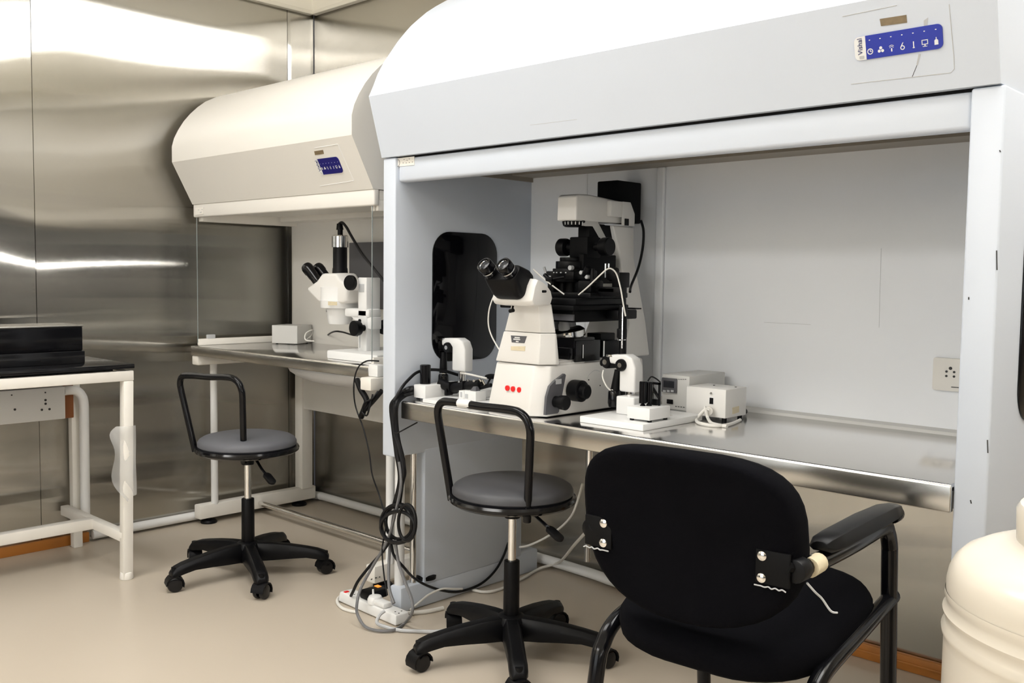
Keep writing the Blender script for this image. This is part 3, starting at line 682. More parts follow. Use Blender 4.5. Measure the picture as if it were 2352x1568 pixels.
# binocular tube: black prism body and two eyepieces
ex = Vector((0, -.80, .60)).normalized()                    # towards the eyes
bc = Vector((-1.840, 1.962, 1.062))
Rf = frame(bc, (1, 0, 0), ex)
b = MB()
def ringp(w, h, c, y, dz=0): return [Rf @ Vector((x, y, z+dz)) for x, z in rr(w, h, c, 4)]
b.loft([ringp(.05, .045, .02, -.012), ringp(.098, .074, .02, .004), ringp(.112, .088, .022, .018), ringp(.116, .088, .022, .036), ringp(.120, .070, .020, .060), ringp(.120, .052, .018, .082)], .002)
BT = b.build('binocular_body', BLK, IM, ang=40)
for sg in (-1, 1):
    e0 = Rf @ Vector((sg*.0365, .076, .003)); e = (Rf.to_3x3() @ Vector((0, 1, 0)))
    MB().lathe([(0, -.02), (.020, -.02), (.020, .008), (.022, .010), (.022, .020), (.0200, .022), (.0200, .026), (.0225, .029), (.0232, .042), (.0215, .048), (.017, .049), (.0155, .044), (0, .042)], e0, e, 32).build('eyepiece', BLKG, BT)
    q = e0+e*.0435
    MB().lathe([(.0135, 0), (.0150, .0015), (.0155, 0)], q, e, 28).lathe([(.0222, -.027), (.0226, -.0255), (.0222, -.024)], q+e*.004, e, 28).build('eyepiece_ring', CHROME, BT)
    MB().lathe([(0, .0012), (.008, .0008), (.0125, 0)], q, e, 24).build('eyepiece_lens', DKGLASS, BT)
# stage and its plates
ZS = 1.006
MB().box((-2.02, 2.075, ZS), (-1.730, 2.335, ZS+.014), .003).box((-2.0, 2.10, ZS-.035), (-1.75, 2.325, ZS), .004).build('stage', BLKM, IM)
MB().box((-1.98, 2.09, ZS+.014), (-1.735, 2.33, ZS+.034), .003).box((-1.995, 2.07, ZS+.036), (-1.93, 2.12, ZS+.058), .008).box((-1.90, 2.15, ZS+.034), (-1.73, 2.33, ZS+.050), .003).build('upper_stage_plate', BLK, IM)
MB().box((-1.955, 2.083, ZS+.0145), (-1.84, 2.087, ZS+.0185)).build('stage_scale', CHROME, IM)
MB().box((-1.86, 2.092, ZS-.030), (-1.745, 2.098, ZS-.012)).build('stage_plate', GREYP, IM)
MB().box((-1.75, 2.25, ZS-.028), (-1.705, 2.345, ZS-.0005), .004).box((-1.73, 2.29, ZS+.002), (-1.672, 2.32, ZS+.006)).build('stage_slide', BLK, IM)
# nosepiece below the stage
MB().lathe([(0, -.07), (.03, -.07), (.042, -.045), (.045, -.02), (.056, -.012), (.058, .012), (.05, .018), (0, .018)], (-1.852, 2.185, .930), (-.06, -.15, 1), 40).build('nosepiece', BLK, IM)
MB().lathe([(.0575, -.010), (.0605, -.008), (.0605, .010), (.0575, .012)], (-1.852, 2.185, .930), (-.06, -.15, 1), 40).build('nosepiece_ring', CHROME, IM)
for dx, dy, l in ((-.030, -.01, .034), (.025, -.028, .032), (.0, .032, .034)):
    MB().lathe([(0, 0), (.017, 0), (.017, l*.55), (.014, l*.7), (.012, l), (0, l)], (-1.854+dx, 2.182+dy, .944), (-.06+dx*.8, -.15, 1), 24).build('objective', PLG, IM)
b = MB().box((-1.93, 2.10, .862), (-1.765, 2.25, .897), .004).box((-1.90, 2.12, .862), (-1.765, 2.22, .925), .004).box((-1.765, 2.12, .855), (-1.757, 2.235, .917), .002)
b.build('turret_housing', BLKG, IM)
b = MB().box((-1.80, 2.245, .862), (-1.755, 2.33, .912), .003).box((-1.83, 2.26, .90), (-1.775, 2.33, .933), .003).build('filter_slider', BLK, IM)
MB().box((-1.766, 2.245, .866), (-1.754, 2.252, .912)).box((-1.756, 2.150, .866), (-1.7545, 2.153, .905)).build('trim_strip', CHROME, IM)
# rear pillar and illumination arm
b = MB()
b.loft([[(-1.955, 2.36, .855), (-1.765, 2.36, .855), (-1.765, 2.50, .855), (-1.955, 2.50, .855)], [(-1.935, 2.40, .96), (-1.775, 2.40, .96), (-1.775, 2.49, .96), (-1.935, 2.49, .96)], [(-1.925, 2.405, 1.16), (-1.815, 2.405, 1.16), (-1.815, 2.475, 1.16), (-1.925, 2.475, 1.16)], [(-1.925, 2.37, 1.262), (-1.822, 2.37, 1.262), (-1.822, 2.48, 1.262), (-1.925, 2.48, 1.262)]], .006, 3)
b.build('pillar', MICRO, IM)
b = MB()
prof = [(2.200, 1.269), (2.40, 1.270), (2.440, 1.274), (2.440, 1.325), (2.41, 1.340), (2.26, 1.350), (2.215, 1.348), (2.203, 1.342)]
b.prism(prof, 0, -1.907, -1.831, .006, 3)
AR = b.build('illumination_head', MICRO, IM)
MB().prism([(2.235, 1.271), (2.235, 1.255), (2.285, 1.255), (2.375, 1.165), (2.405, 1.165), (2.31, 1.271)], 0, -1.852, -1.834, .002).build('arm_brace', MICROG, IM)
MB().box((-1.835, 2.350, 1.288), (-1.815, 2.44, 1.337), .003).prism([(2.405, 1.264), (2.468, 1.264), (2.468, 1.302), (2.445, 1.337), (2.405, 1.337)], 0, -1.817, -1.812, .001).build('lamp_bracket', MICRO, IM)
MB().box((-1.929, 2.422, 1.276), (-1.847, 2.549, 1.407), .004).build('lamp_house', BLKM, IM)
MB().box((-1.813, 2.415, 1.264), (-1.810, 2.435, 1.285)).build('lamp_clip', BLK, IM)
fc = (-1.870, 2.240, 1.272)
MB().lathe([(0, -.020), (.028, -.020), (.034, -.016), (.037, -.006), (.037, 0), (0, 0)], fc, n=36).build('field_diaphragm', BLK, AR)
b = MB()
for a in (0, 18, 36, -18, -36, 54):
    an = math.radians(-62+a); b.box((fc[0]+.0366*math.cos(an)-.001, fc[1]+.0366*math.sin(an)-.001, 1.258), (fc[0]+.0366*math.cos(an)+.001, fc[1]+.0366*math.sin(an)+.001, 1.267))
b.build('scale_marks', PLW, AR)
# condenser carrier, knobs, turret
b = MB().box((-1.880, 2.27, 1.118), (-1.835, 2.395, 1.262), .003).box((-1.884, 2.235, 1.160), (-1.813, 2.30, 1.222), .004).box((-1.835, 2.22, 1.10), (-1.815, 2.38, 1.170), .003).box((-1.838, 2.25, 1.082), (-1.818, 2.385, 1.125), .003).prism([(2.30, 1.265), (2.36, 1.265), (2.40, 1.20), (2.40, 1.12), (2.30, 1.12)], 0, -1.875, -1.845, .003)
b.build('condenser_carrier', BLKM, IM)
for sg in (-1, 1):
    x = -1.890 if sg < 0 else -1.806
    MB().lathe([(0, 0), (.012, 0), (.012, .022), (.026, .026), (.028, .032), (.028, .052), (.025, .056), (0, .056)], (x, 2.265, 1.192), (sg, 0, 0), 32).build('focus_knob', BLK, IM)
b = MB(); tx, ty = -1.868, 2.225
for z0, z1, r_ in ((1.148, 1.160, .034), (1.126, 1.148, .046), (1.106, 1.126, .055), (1.086, 1.106, .050)):
    b.cyl((tx, ty, z0), (tx, ty, z1), r_, n=40, bev=.0015)
b.box((-1.925, 2.175, 1.092), (-1.815, 2.25, 1.118), .004).box((-1.915, 2.172, 1.050), (-1.890, 2.20, 1.092), .003)
b.build('condenser_turret', BLK, IM)
b = MB()
for k in range(9):
    a = math.radians(-150+k*17); b.box((tx+.0552*math.cos(a)-.0025, ty+.0552*math.sin(a)-.001, 1.112), (tx+.0552*math.cos(a)+.0025, ty+.0552*math.sin(a)+.001, 1.1155))
b.cyl((-1.9255, 2.180, 1.106), (-1.933, 2.176, 1.130), .004, n=12).cyl((-1.822, 2.165, 1.128), (-1.822, 2.178, 1.128), .007, n=12).box((-1.918, 2.1735, 1.080), (-1.914, 2.1765, 1.104)).box((-1.918, 2.1735, 1.101), (-1.903, 2.1765, 1.104))
b.build('silver_fittings', PLG, IM)
MB().box((-1.886, 2.19, 1.03), (-1.868, 2.21, 1.090), .002).box((-1.906, 2.185, 1.045), (-1.895, 2.21, 1.090), .002).cyl((tx, ty, 1.042), (tx, ty, 1.09), .024, n=28).build('condenser_lens_tube', BLK, IM)
b = MB()
for x in (-1.795, -1.782): b.cyl((x, 2.30, 1.125), (x, 2.30, 1.143), .0032, n=12)
b.cyl((-1.795, 2.30, 1.10), (-1.795, 2.30, 1.125), .0025, n=8)
b.build('screw', CHROME, IM)
# right-hand controls on the base
side = lambda px, py: PX(px, py, mx1+.004)
pts = [side(1253, 953), side(1256, 912), side(1263, 887), side(1273, 876), side(1297, 858), side(1300, 861), side(1284, 945), side(1281, 949)]
MB().hexa([p-Vector((.008, 0, 0)) for p in pts], pts).build('control_plate', GREYP, IM)
c = side(1276, 922); MB().lathe([(0, 0), (.016, 0), (.016, .02), (.020, .022), (.021, .040), (.018, .043), (0, .043)], c-Vector((.002, 0, 0)), (1, 0, 0), 32).build('brightness_knob', BLK, IM)
c = side(1318, 896); MB().lathe([(0, 0), (.030, 0), (.031, .006), (.031, .035), (.028, .037), (.021, .037), (.021, .052), (.017, .055), (0, .055)], c-Vector((.004, 0, 0)), (1, 0, 0), 40).build('focus_knob', BLK, IM)
c = side(1283, 876); MB().box(c+Vector((-.002, -.012, -.007)), c+Vector((.0008, .012, .007))).build('label_print', PLG, IM)
b = MB()
for q in ((1352, 872), (1378, 885)):
    c = PX(*q, mx1-.003); b.cyl(c-Vector((.002, 0, 0)), c+Vector((.0015, 0, 0)), .002, n=8)
b.build('screw_hole', INK, IM)
MB().tube([PX(1346, 880, mx1-.0045), PX(1352, 862, mx1-.0045), PX(1366, 850, mx1-.0045), PX(1378, 853, mx1-.0045)], .0007, 5).build('port_cover_edge', PLG, IM)
# marks on the front: grey name plate, tape label, three red dots
fr = lambda px, py, y: PY(px, py, y)
n0 = lambda z: 1.983+(z-.854)*.102
def fpt(px, py): 
    p = PY(px, py, 1.99)
    for _ in range(4): p = PY(px, py, n0(p.z)-.0008)
    return p
nm = decal(IM, 'name_plate', GREYP, [fpt(1174, 770), fpt(1211, 772), fpt(1205, 788), fpt(1176, 786)], .0014)
b = MB()
for q, w in (((1189, 775), .010), ((1188, 779), .013), ((1189, 784), .005)):
    p = fpt(*q); b.box(p-Vector((w, .0024, .0016)), p+Vector((w, -.0014, .0016)))
b.build('lettering', PLW, nm)
decal(IM, 'tape_label', PALETAPE, [fpt(1174, 795), fpt(1207, 795), fpt(1206, 806), fpt(1174, 804)], .0012, 'yellowed tape label')
def bpt(px, py):
    p = PY(px, py, 1.975)
    for _ in range(4): p = PY(px, py, 1.966+(p.z-.709)*.134)
    return p
b = MB()
for q in ((1165, 891), (1178, 893), (1192.5, 895)):
    p = bpt(*q); b.cyl(p+Vector((0, -.0015, 0)), p+Vector((0, .003, 0)), .0078, n=24)
b.build('red_dots', RED, IM, 'three red round stickers')
tag(MB().tube([PY(1472, 506, 2.50), PY(1478, 530, 2.50), PY(1476, 570, 2.49), PY(1466, 615, 2.46), PY(1450, 655, 2.40), PY(1447, 670, 2.36)], .0042, 10).build('lamp_cable', CABK), 'thick black cable hanging from the microscope lamp house', 'cable')

# micromanipulator heads on the stage
def manip_head(nm, pts_needle, block, label):
    t = thing('pipette_holder', (pts_needle[0].x, pts_needle[0].y, pts_needle[0].z), label, 'micropipette')
    MB().tube(pts_needle, .0022, 8).build('needle_tube', CABW, t)
    return t
a = [PY(1225, 618, 2.12), PY(1250, 641, 2.13), PY(1296, 676, 2.14)]
t = manip_head('l', a, None, 'thin pipette holder reaching the stage from the eyepiece side')
p = PY(1262, 640, 2.135)
MB().box(p-Vector((.012, .006, .008)), p+Vector((.014, .006, .005)), .002, mtx=None).cyl(p+Vector((-.02, 0, .012)), p+Vector((.0, 0, -.002)), .006, n=12).cyl(p+Vector((.01, 0, -.002)), p+Vector((.01, 0, -.02)), .004, n=10).cyl(p+Vector((.015, 0, 0)), p+Vector((.05, .01, .006)), .0045, n=10).build('holder_clamp', BLK, t)
a = [PY(1329, 677, 2.13), PY(1352, 657, 2.13), PY(1377, 633, 2.13), PY(1393, 619, 2.14), PY(1404, 617, 2.15), PY(1416, 629, 2.16), PY(1425, 660, 2.16), PY(1432, 700, 2.16), PY(1437, 726, 2.16)]
t = manip_head('r', a, None, 'thin pipette holder on the right of the stage with its white tube looped over')
p = PY(1366, 645, 2.135); MB().box(p-Vector((.007, .005, .006)), p+Vector((.007, .005, .006)), .002).build('holder_clamp', BLK, t)
t = thing('stage_manipulator', (-1.74, 2.2, ZS+.034), 'black motorised manipulator block at the right end of the microscope stage', 'manipulator')
b = MB().box((-1.795, 2.17, ZS+.0505), (-1.745, 2.23, ZS+.085), .004).box((-1.785, 2.18, ZS+.085), (-1.76, 2.22, ZS+.115), .004).box((-1.745, 2.19, ZS+.0505), (-1.675, 2.25, ZS+.066), .003).box((-1.70, 2.21, ZS+.066), (-1.672, 2.26, ZS+.11), .003).box((-1.73, 2.22, ZS+.085), (-1.70, 2.25, ZS+.125), .008).box((-1.735, 2.19, ZS+.04), (-1.655, 2.225, ZS+.068), .003)
b.build('body', BLK, t)
b = MB()
for x, z in ((-1.778, ZS+.108), (-1.757, ZS+.096)): b.cyl((x, 2.162, z), (x, 2.182, z), .006, n=16, bev=.001)
b.build('micrometer_screw', PLG, t)
MB().cyl((-1.742, 2.172, ZS+.07), (-1.742, 2.172, ZS+.12), .008, .006, 16, .001).cyl((-1.768, 2.168, ZS+.10), (-1.748, 2.160, ZS+.125), .009, n=16, bev=.001).build('drive_knob', BLK, t)
t = thing('manipulator_column', (-1.72, 2.20, rz), 'black hanging coarse manipulator column at the front of the microscope stage', 'manipulator')
b = MB().cyl(PY(1431, 700, 2.17), PY(1429, 815, 2.17), .012, n=20).box(PY(1416, 754, 2.155), PY(1441, 776, 2.185), .003).box(PY(1418, 780, 2.155), PY(1436, 812, 2.185), .003)
b.build('column', BLK, t)
MB().tube([PY(1430, 705, 2.156), PY(1428, 800, 2.152)], .0022, 6, False).cyl(PY(1427, 779, 2.15), PY(1427, 781, 2.15), .013, n=16).build('guide_rod', CHROME, t)

# ------------------------------------------------------------------ joystick micromanipulators
def joystick(y, P, label, base, slab):
    """P maps pixels of the photograph at depth y"""
    q = lambda px, py, d=0: PY(px, py, y+d)
    t = thing('joystick_manipulator', base, label, 'joystick', 'hanging joystick manipulators')
    cx, top, bot, w, px_l = P['cx'], P['top'], P['bot'], P['w'], P['left']
    a, c = q(cx-w, bot), q(cx+w, top); d = .020; rr_ = (c.x-a.x)/2
    m = (a.x+c.x)/2
    l = q(px_l, top).x
    # white swan neck: upright, rounded shoulder, horizontal arm
    b = MB(); h = c.z-a.z
    o = [(m-rr_, a.z), (m-rr_, c.z-.030), (l, c.z-.028), (l, c.z-.004), (m-rr_*.2, c.z), (m+rr_*.6, c.z-.010), (m+rr_, c.z-.035), (m+rr_, a.z)]
    b.prism(o, 1, y-d, y+d, .006, 3); b.build('swan_neck', PLW, t)
    MB().cyl((m-.002, y, base[2]+.03), (m-.002, y, a.z+.003), .0125, n=20).build('post', CHROME, t)
    for k, (dx, dy, dz, r_, ln) in enumerate(((0, -.03, 0, .017, .03), (-.050, -.02, .004, .0185, .04))):
        kx, kz = q(*P['k1']).x+dx, q(*P['k1']).z+dz
        MB().lathe([(0, 0), (r_*.5, 0), (r_*.95, .002), (r_, .006), (r_, ln-.004), (r_*.9, ln), (0, ln)], (kx, y+dy+ln, kz), (-.25 if k else 0, -1, 0), 28).build('drive_knob', BLK, t)
        MB().lathe([(0, 0), (r_*.4, 0), (r_*.4, .001), (0, .001)], (kx-(.25*ln if k else 0), y+dy, kz), (0, -1, 0), 16).build('knob_cap', CHROME, t)
    MB().box((l-.02, y-.016, c.z-.040), (l+.02, y+.016, c.z-.012), .004).cyl((l-.035, y-.005, c.z-.03), (l+.03, y-.005, c.z-.03), .010, n=16).build('drive_block', BLK, t)
    MB().box((l-.010, y-.02, c.z-.012), (l+.014, y+.01, c.z-.004), .002).build('bright_plate', CHROME, t)
    j0, j1, g0, g1 = [q(*v) for v in P['stick']]
    MB().cyl(j0, j1, .0105, .0135, 20).build('joystick', BLK, t)
    MB().lathe([(0, 0), (.013, 0), (.0175, .008), (.019, (g0-g1).length*.75), (.016, (g0-g1).length*.97), (0, (g0-g1).length)], g0, g1-g0, 20).build('joystick_grip', BLKG, t)
    MB().lathe([(.0140, 0), (.0145, .002), (.0140, .004)], g0, g1-g0, 20).build('grip_ring', CHROME, t)
    return t
zs = rz+.0185
t = joystick(2.15, dict(cx=1450, top=815, bot=897, w=19, left=1408, k1=(1438, 837), stick=((1420, 850), (1413, 895), (1411, 893), (1411, 935))), 'white swan-necked joystick unit on the white slab right of the microscope', (-1.60, 2.15, zs), None)
MB().box((-1.602, 2.112, zs), (-1.540, 2.19, zs+.050), .004, 3).build('base_block', PLW, t)
MB().box(PY(1426, 843, 2.165), PY(1434, 912, 2.19), .003).build('side_rail', BLK, t)
t = joystick(2.14, dict(cx=1062.5, top=777, bot=850, w=15, left=1024, k1=(1040, 797), stick=((1019, 808), (1018, 856), (1018, 856), (1018, 888))), 'white swan-necked joystick unit in front of the black side window', (-2.17, 2.14, rz+.012), None)
MB().box((-2.215, 2.10, rz+.0122), (-2.12, 2.19, rz+.035), .003).build('base_block', PLW, t)

# slabs
tag(MB().box((-1.645, 2.008, rz+.0005), (-1.434, 2.290, rz+.018), .002).build('base_slab', PLW), 'white square slab under the right joystick unit', 'slab')
tag(MB().box((-2.235, 1.955, rz+.0005), (-2.03, 2.215, rz+.012), .002).build('base_slab', PLW), 'white slab under the left joystick unit, partly behind the stool back', 'slab')

# small white boxes with black cylinders
def actuator(label, c0, c1, cyls, framed):
    t = thing('injector_box', ((c0[0]+c1[0])/2, (c0[1]+c1[1])/2, c0[2]), label, 'instrument', 'injector boxes with black cylinders')
    MB().box((c0[0], c0[1], c0[2]+.005), c1, .002).build('housing', PLW, t)
    for x in (c0[0]+.008, c1[0]-.008):
        for y in (c0[1]+.012, c1[1]-.012): MB().cyl((x, y, c0[2]), (x, y, c0[2]+.006), .006, n=12).build('rubber_foot', BLK, t)
    for x, y, r_, z0, z1 in cyls:
        MB().lathe([(0, 0), (r_, 0), (r_, z1-z0-.002), (r_*.8, z1-z0), (0, z1-z0)], (x, y, z0), (0, 0, 1), 24).build('cylinder', BLKG, t)
        MB().lathe([(0, 0), (r_*.9, 0), (r_*.35, .009), (0, .009)], (x, y, z0-.0095), (0, 0, 1), 20).build('cylinder_foot', BLK, t)
    return t
p, q = PY(966, 884, 2.03), PY(988, 838, 2.03)
t = actuator('white box with one black upright cylinder at the left end of the bench', (-2.318, 1.990, rz+.0005), (-2.262, 2.155, rz+.047), [((p.x+q.x)/2, 2.03, .0175, p.z+.002, q.z)], False)
MB().box((p.x-.006, 2.012, p.z-.006), (p.x+.02, 2.03, p.z+.001), .002).build('clip', CHROME, t)
zb = zs+.0005
p, q = PY(1484, 930, 2.085), PY(1484, 875, 2.085)
t = actuator('white box with paired black cylinders on the right white slab', (-1.510, 2.040, zb), (-1.437, 2.135, zb+.037), [(PY(1476.5, 928, 2.075).x, 2.075, .0105, p.z+.006, q.z), (PY(1490.5, 928, 2.09).x, 2.09, .0095, p.z+.008, q.z-.002)], True)
x0_, x1_, z0_, z1_ = PY(1497, 900, 2.11).x, PY(1516, 900, 2.11).x, zb+.037, PY(1500, 877, 2.11).z
b = MB().box((x0_, 2.107, z0_), (x0_+.004, 2.113, z1_)).box((x1_-.004, 2.107, z0_), (x1_, 2.113, z1_)).box((x0_, 2.107, z1_-.006), (x1_, 2.113, z1_)).box((x0_+.004, 2.107, z0_), (x1_-.008, 2.113, z0_+.016))
b.build('bracket_frame', BLK, t)
MB().tube([(x0_+.003, 2.110, z0_+.045), (x0_+.012, 2.110, z0_+.034), (x1_-.003, 2.110, z0_+.022)], .0045, 8).build('strut', BLK, t)
o = MB().tube([PY(1488, 875, 2.09), PY(1496, 865, 2.10), PY(1508, 870, 2.11), PY(1517, 878, 2.115)], .002, 8).build('connector_lead', CABK); tag(o, 'short black lead looping out of the paired black cylinders', 'cable')

# black clamp assembly lying on the left slab
t = thing('spare_manipulator', (-2.1, 2.1, rz+.012), 'black jointed manipulator head resting beside the left joystick', 'manipulator')
q = lambda px, py, y=2.07: PY(px, py, y)
b = MB().tube([q(1012, 880), q(1040, 890), q(1075, 886), q(1105, 882)], .016, 12, True).box(q(1030, 877, 2.05), q(1052, 903, 2.09), .004).box(q(1062, 875, 2.05), q(1080, 899, 2.09), .004).cyl(q(1085, 893), q(1128, 884), .009, .006, 14).box(q(1025, 893, 2.05), q(1036, 906, 2.08), .002)
b.lathe([(0, 0), (.018, 0), (.020, .004), (.012, .007), (0, .007)], q(1128, 866, 2.12), (.15, -.2, 1), 24).cyl(q(1128, 866, 2.12), q(1118, 884, 2.10), .003, n=8)
b.build('body', BLK, t)
MB().box(q(1085, 872, 2.05), q(1100, 876, 2.07), .001).build('bright_plate', CHROME, t)
for p_, q_ in ((q(1108, 873, 2.06), q(1114, 884, 2.06)), (q(1102, 871, 2.06), q(1106, 877, 2.06)), (q(1075, 871, 2.06), q(1075, 875, 2.06))):
    MB().cyl(p_, q_, .004, n=10).build('bright_screw', CHROME, t)
MB().tube([q(1058, 856, 2.13), q(1080, 860, 2.12), q(1118, 869, 2.10)], .0035, 8).build('white_tube', CABW, t)
t = thing('pipette_rest', (-2.11, 2.05, rz+.012), 'little white slotted block on the left slab behind the stool back', 'rest')
b = MB().box((-2.150, 2.03, rz+.0122), (-2.128, 2.085, rz+.040), .001).box((-2.126, 2.030, rz+.0122), (-2.075, 2.075, rz+.042), .001)
b.build('block', PLW, t)
MB().box((-2.121, 2.0290, rz+.018), (-2.109, 2.0305, rz+.032)).box((-2.143, 2.0290, rz+.020), (-2.135, 2.0305, rz+.036)).build('slot', PLG, t)
MB().hexa([(-2.110, 2.04, rz+.042), (-2.085, 2.04, rz+.042), (-2.085, 2.06, rz+.042), (-2.110, 2.06, rz+.042)], [(-2.102, 2.045, rz+.055), (-2.090, 2.045, rz+.055), (-2.090, 2.055, rz+.055), (-2.102, 2.055, rz+.055)]).build('wedge', GREYP, t)

# heater control unit and power supply
t = thing('temperature_controller', (-1.56, 2.42, rz), 'pale grey control unit with a small dark display beside the batten', 'controller')
cx0, cx1, cy0, cy1, cz0, cz1 = PY(1520, 900, 2.335).x, PY(1583, 900, 2.335).x, 2.335, 2.53, rz+.014, PY(1550, 861, 2.335).z
b = MB().box((cx0, cy0, cz0), (cx1, cy1, cz1), .003).build('case', PLG if False else MICROG, t)
for x in (cx0+.01, cx1-.01):
    for y in (cy0+.02, cy1-.02): MB().cyl((x, y, rz), (x, y, cz0+.001), .006, n=12).build('rubber_foot', BLK, t)
q = lambda px, py: PY(px, py, cy0-.001)
MB().box(q(1521.5, 866)-Vector((0, .004, 0)), q(1555, 903)+Vector((0, .001, 0)), .002).build('display_bezel', GREYP, t)
MB().box(q(1526, 873)-Vector((0, .0052, 0)), q(1550, 891), .0008).build('display', DKGLASS, t)
b = MB()
for k in range(3): b.box(q(1525+9*k, 895)-Vector((0, .0052, 0)), q(1531+9*k, 900))
b.build('button', PLG, t)
MB().box(q(1532, 916)-Vector((0, .002, 0)), q(1546, 928), .001).build('power_switch', BLK, t)
b = MB()
for k in range(4): b.box(q(1558+5*k, 870)-Vector((0, .0006, 0)), q(1561+5*k, 871.5)); b.box(q(1551+6*k, 932+k*.7)-Vector((0, .0006, 0)), q(1554.5+6*k, 934+k*.7))
b.build('print', INK, t)
t = thing('power_supply_box', (-1.42, 2.37, rz), 'cream power box with a rocker switch and white cable on the bench', 'power box')
q = lambda px, py, d=0: PY(px, py, 2.312-d)
px0, px1, pz0, pz1 = q(1576, 920).x, q(1667, 920).x, q(1620, 955.5).z, q(1622, 890.5).z
MB().box((px0, 2.312, pz0), (px1, 2.425, pz1), .0025).build('case', MICRO, t)
for x in (px0+.012, px1-.012):
    for y in (2.327, 2.41): MB().cyl((x, y, rz), (x, y, pz0+.001), .007, n=12).build('rubber_foot', BLK, t)
MB().box(q(1628, 911, .001), q(1640, 929, -.001), .001).build('switch_frame', PLW, t)
MB().box(q(1629.5, 913, .003), q(1638.5, 928, 0), .001).build('rocker_switch', BLK, t)
MB().lathe([(0, 0), (.004, 0), (.0035, .003), (0, .0035)], q(1634, 903), (0, -1, 0), 14).build('indicator', CHROME, t)
MB().cyl(q(1628, 942), q(1628, 944, .028), .0115, n=20, bev=.001).build('connector', CREAM2, t)
b = MB()
for x, y in ((1640, 885), (1690, 889)):
    c = PZ(x, y, pz1); b.cyl(c, c+Vector((0, 0, .0015)), .003, n=8)
b.build('screw', INK, t)
decal(t, 'sticker', PALETAPE, [PX(1682, 936, px1), PX(1697, 932, px1), PX(1697, 946, px1), PX(1682, 951, px1)], .001)
o = MB().tube([q(1630, 941, .026), q(1620, 940, .032), q(1610, 950, .04), q(1600, 962, .05), PZ(1604, 970, rz+.006), PZ(1630, 976, rz+.005), PZ(1660, 977, rz+.005), PZ(1683, 972, rz+.005), PZ(1700, 964, rz+.005)], .0045, 10)
tag(o.build('supply_cable', CABW), 'white cable looping on the bench in front of the cream power box', 'cable')
o = MB().tube([q(1619, 935, .024), q(1622, 945, .036), q(1626, 960, .04), PZ(1636, 972, rz+.0055), PZ(1670, 979, rz+.005)], .0045, 10)
tag(o.build('supply_cable', CABW), 'second white cable dropping from the cream power box connector', 'cable')
o = MB().tube([(-1.42, 2.44, rz+.03), PY(1702, 935, 2.46), PY(1712, 941, 2.47), PZ(1714, 946, rz+.006), PZ(1706, 950, rz+.006)], .004, 8)
tag(o.build('mains_lead', CABK), 'black lead bent behind the cream power box', 'cable')
o = MB().tube([PZ(1532, 952, rz+.022), PZ(1565, 962, rz+.006), PZ(1590, 962, rz+.005)], .003, 8)
tag(o.build('sensor_cable', CABW), 'thin white cable from the control unit over the slab edge', 'cable')

# ------------------------------------------------------------------ stereo microscope in the cream cabinet
SM = thing('stereo_microscope', (-2.8, 2.2, lz), 'white stereo microscope with a camera tube in the cream cabinet', 'microscope')
y = 2.2
q = lambda px, py, d=0: PY(px, py, y+d)
ax = q(780, 700).x
prof = [(-3.150, 1.035), (-3.152, 1.045), (-3.085, 1.075), (-3.050, 1.104), (-2.955, 1.106), (-2.935, 1.085), (-2.895, 1.068), (-2.885, 1.04), (-2.893, 1.00), (-2.905, .992), (-3.06, .988), (-3.085, .998)]
rings = []
for d, k in ((-.050, .86), (-.046, .94), (-.034, .99), (0, 1), (.034, .99), (.046, .94), (.050, .86)):
    rings.append([(-2.99+(x+2.99)*k, y+d, 1.04+(z-1.04)*k) for x, z in prof])
MB().loft(rings, .003).build('body', MICRO, SM, ang=30)
MB().lathe([(0, .0), (.042, 0), (.046, .008), (.053, .056), (.053, .060), (.073, .062), (.075, .090), (.0725, .094), (.074, .14), (.0, .14)], (ax+.003, y, .911), n=40).build('objective_cone', PLW, SM)
c = q(757, 712, -.04); MB().box(c-Vector((.012, .008, .008)), c+Vector((.006, .008, .008)), .002).build('ring_clamp', BLK, SM)
e = Vector((-.80, -.0, .60)).normalized()
for d in (-.026, .026):
    o = Vector((-3.085, y+d, 1.045+.012))
    MB().lathe([(0, 0), (.020, 0), (.019, .055), (.0205, .058), (.0205, .085), (.023, .090), (.0235, .112), (.021, .120), (.012, .121), (0, .116)], o, e, 28).build('eyepiece', BLKG, SM)
MB().lathe([(0, 0), (.030, 0), (.0285, .022), (.027, .026), (.027, .105), (0, .105)], (ax+.003, y, 1.100), n=28).build('camera_tube', BLK, SM)
MB().lathe([(0, 0), (.031, 0), (.031, .042), (.028, .046), (0, .046)], (ax+.003, y, 1.203), n=28).build('camera', CHROME, SM)
MB().cyl((ax+.004, y, 1.248), (ax+.004, y, 1.275), .010, n=16).cyl((ax+.002, y, 1.27), (ax, y, 1.293), .014, .011, 16).build('camera_plug', BLK, SM)
MB().lathe([(0, 0), (.024, 0), (.028, .004), (.028, .016), (.025, .020), (0, .020)], (-2.855, y-.048, 1.070), (.15, -1, 0), 28).build('zoom_knob', BLK, SM)
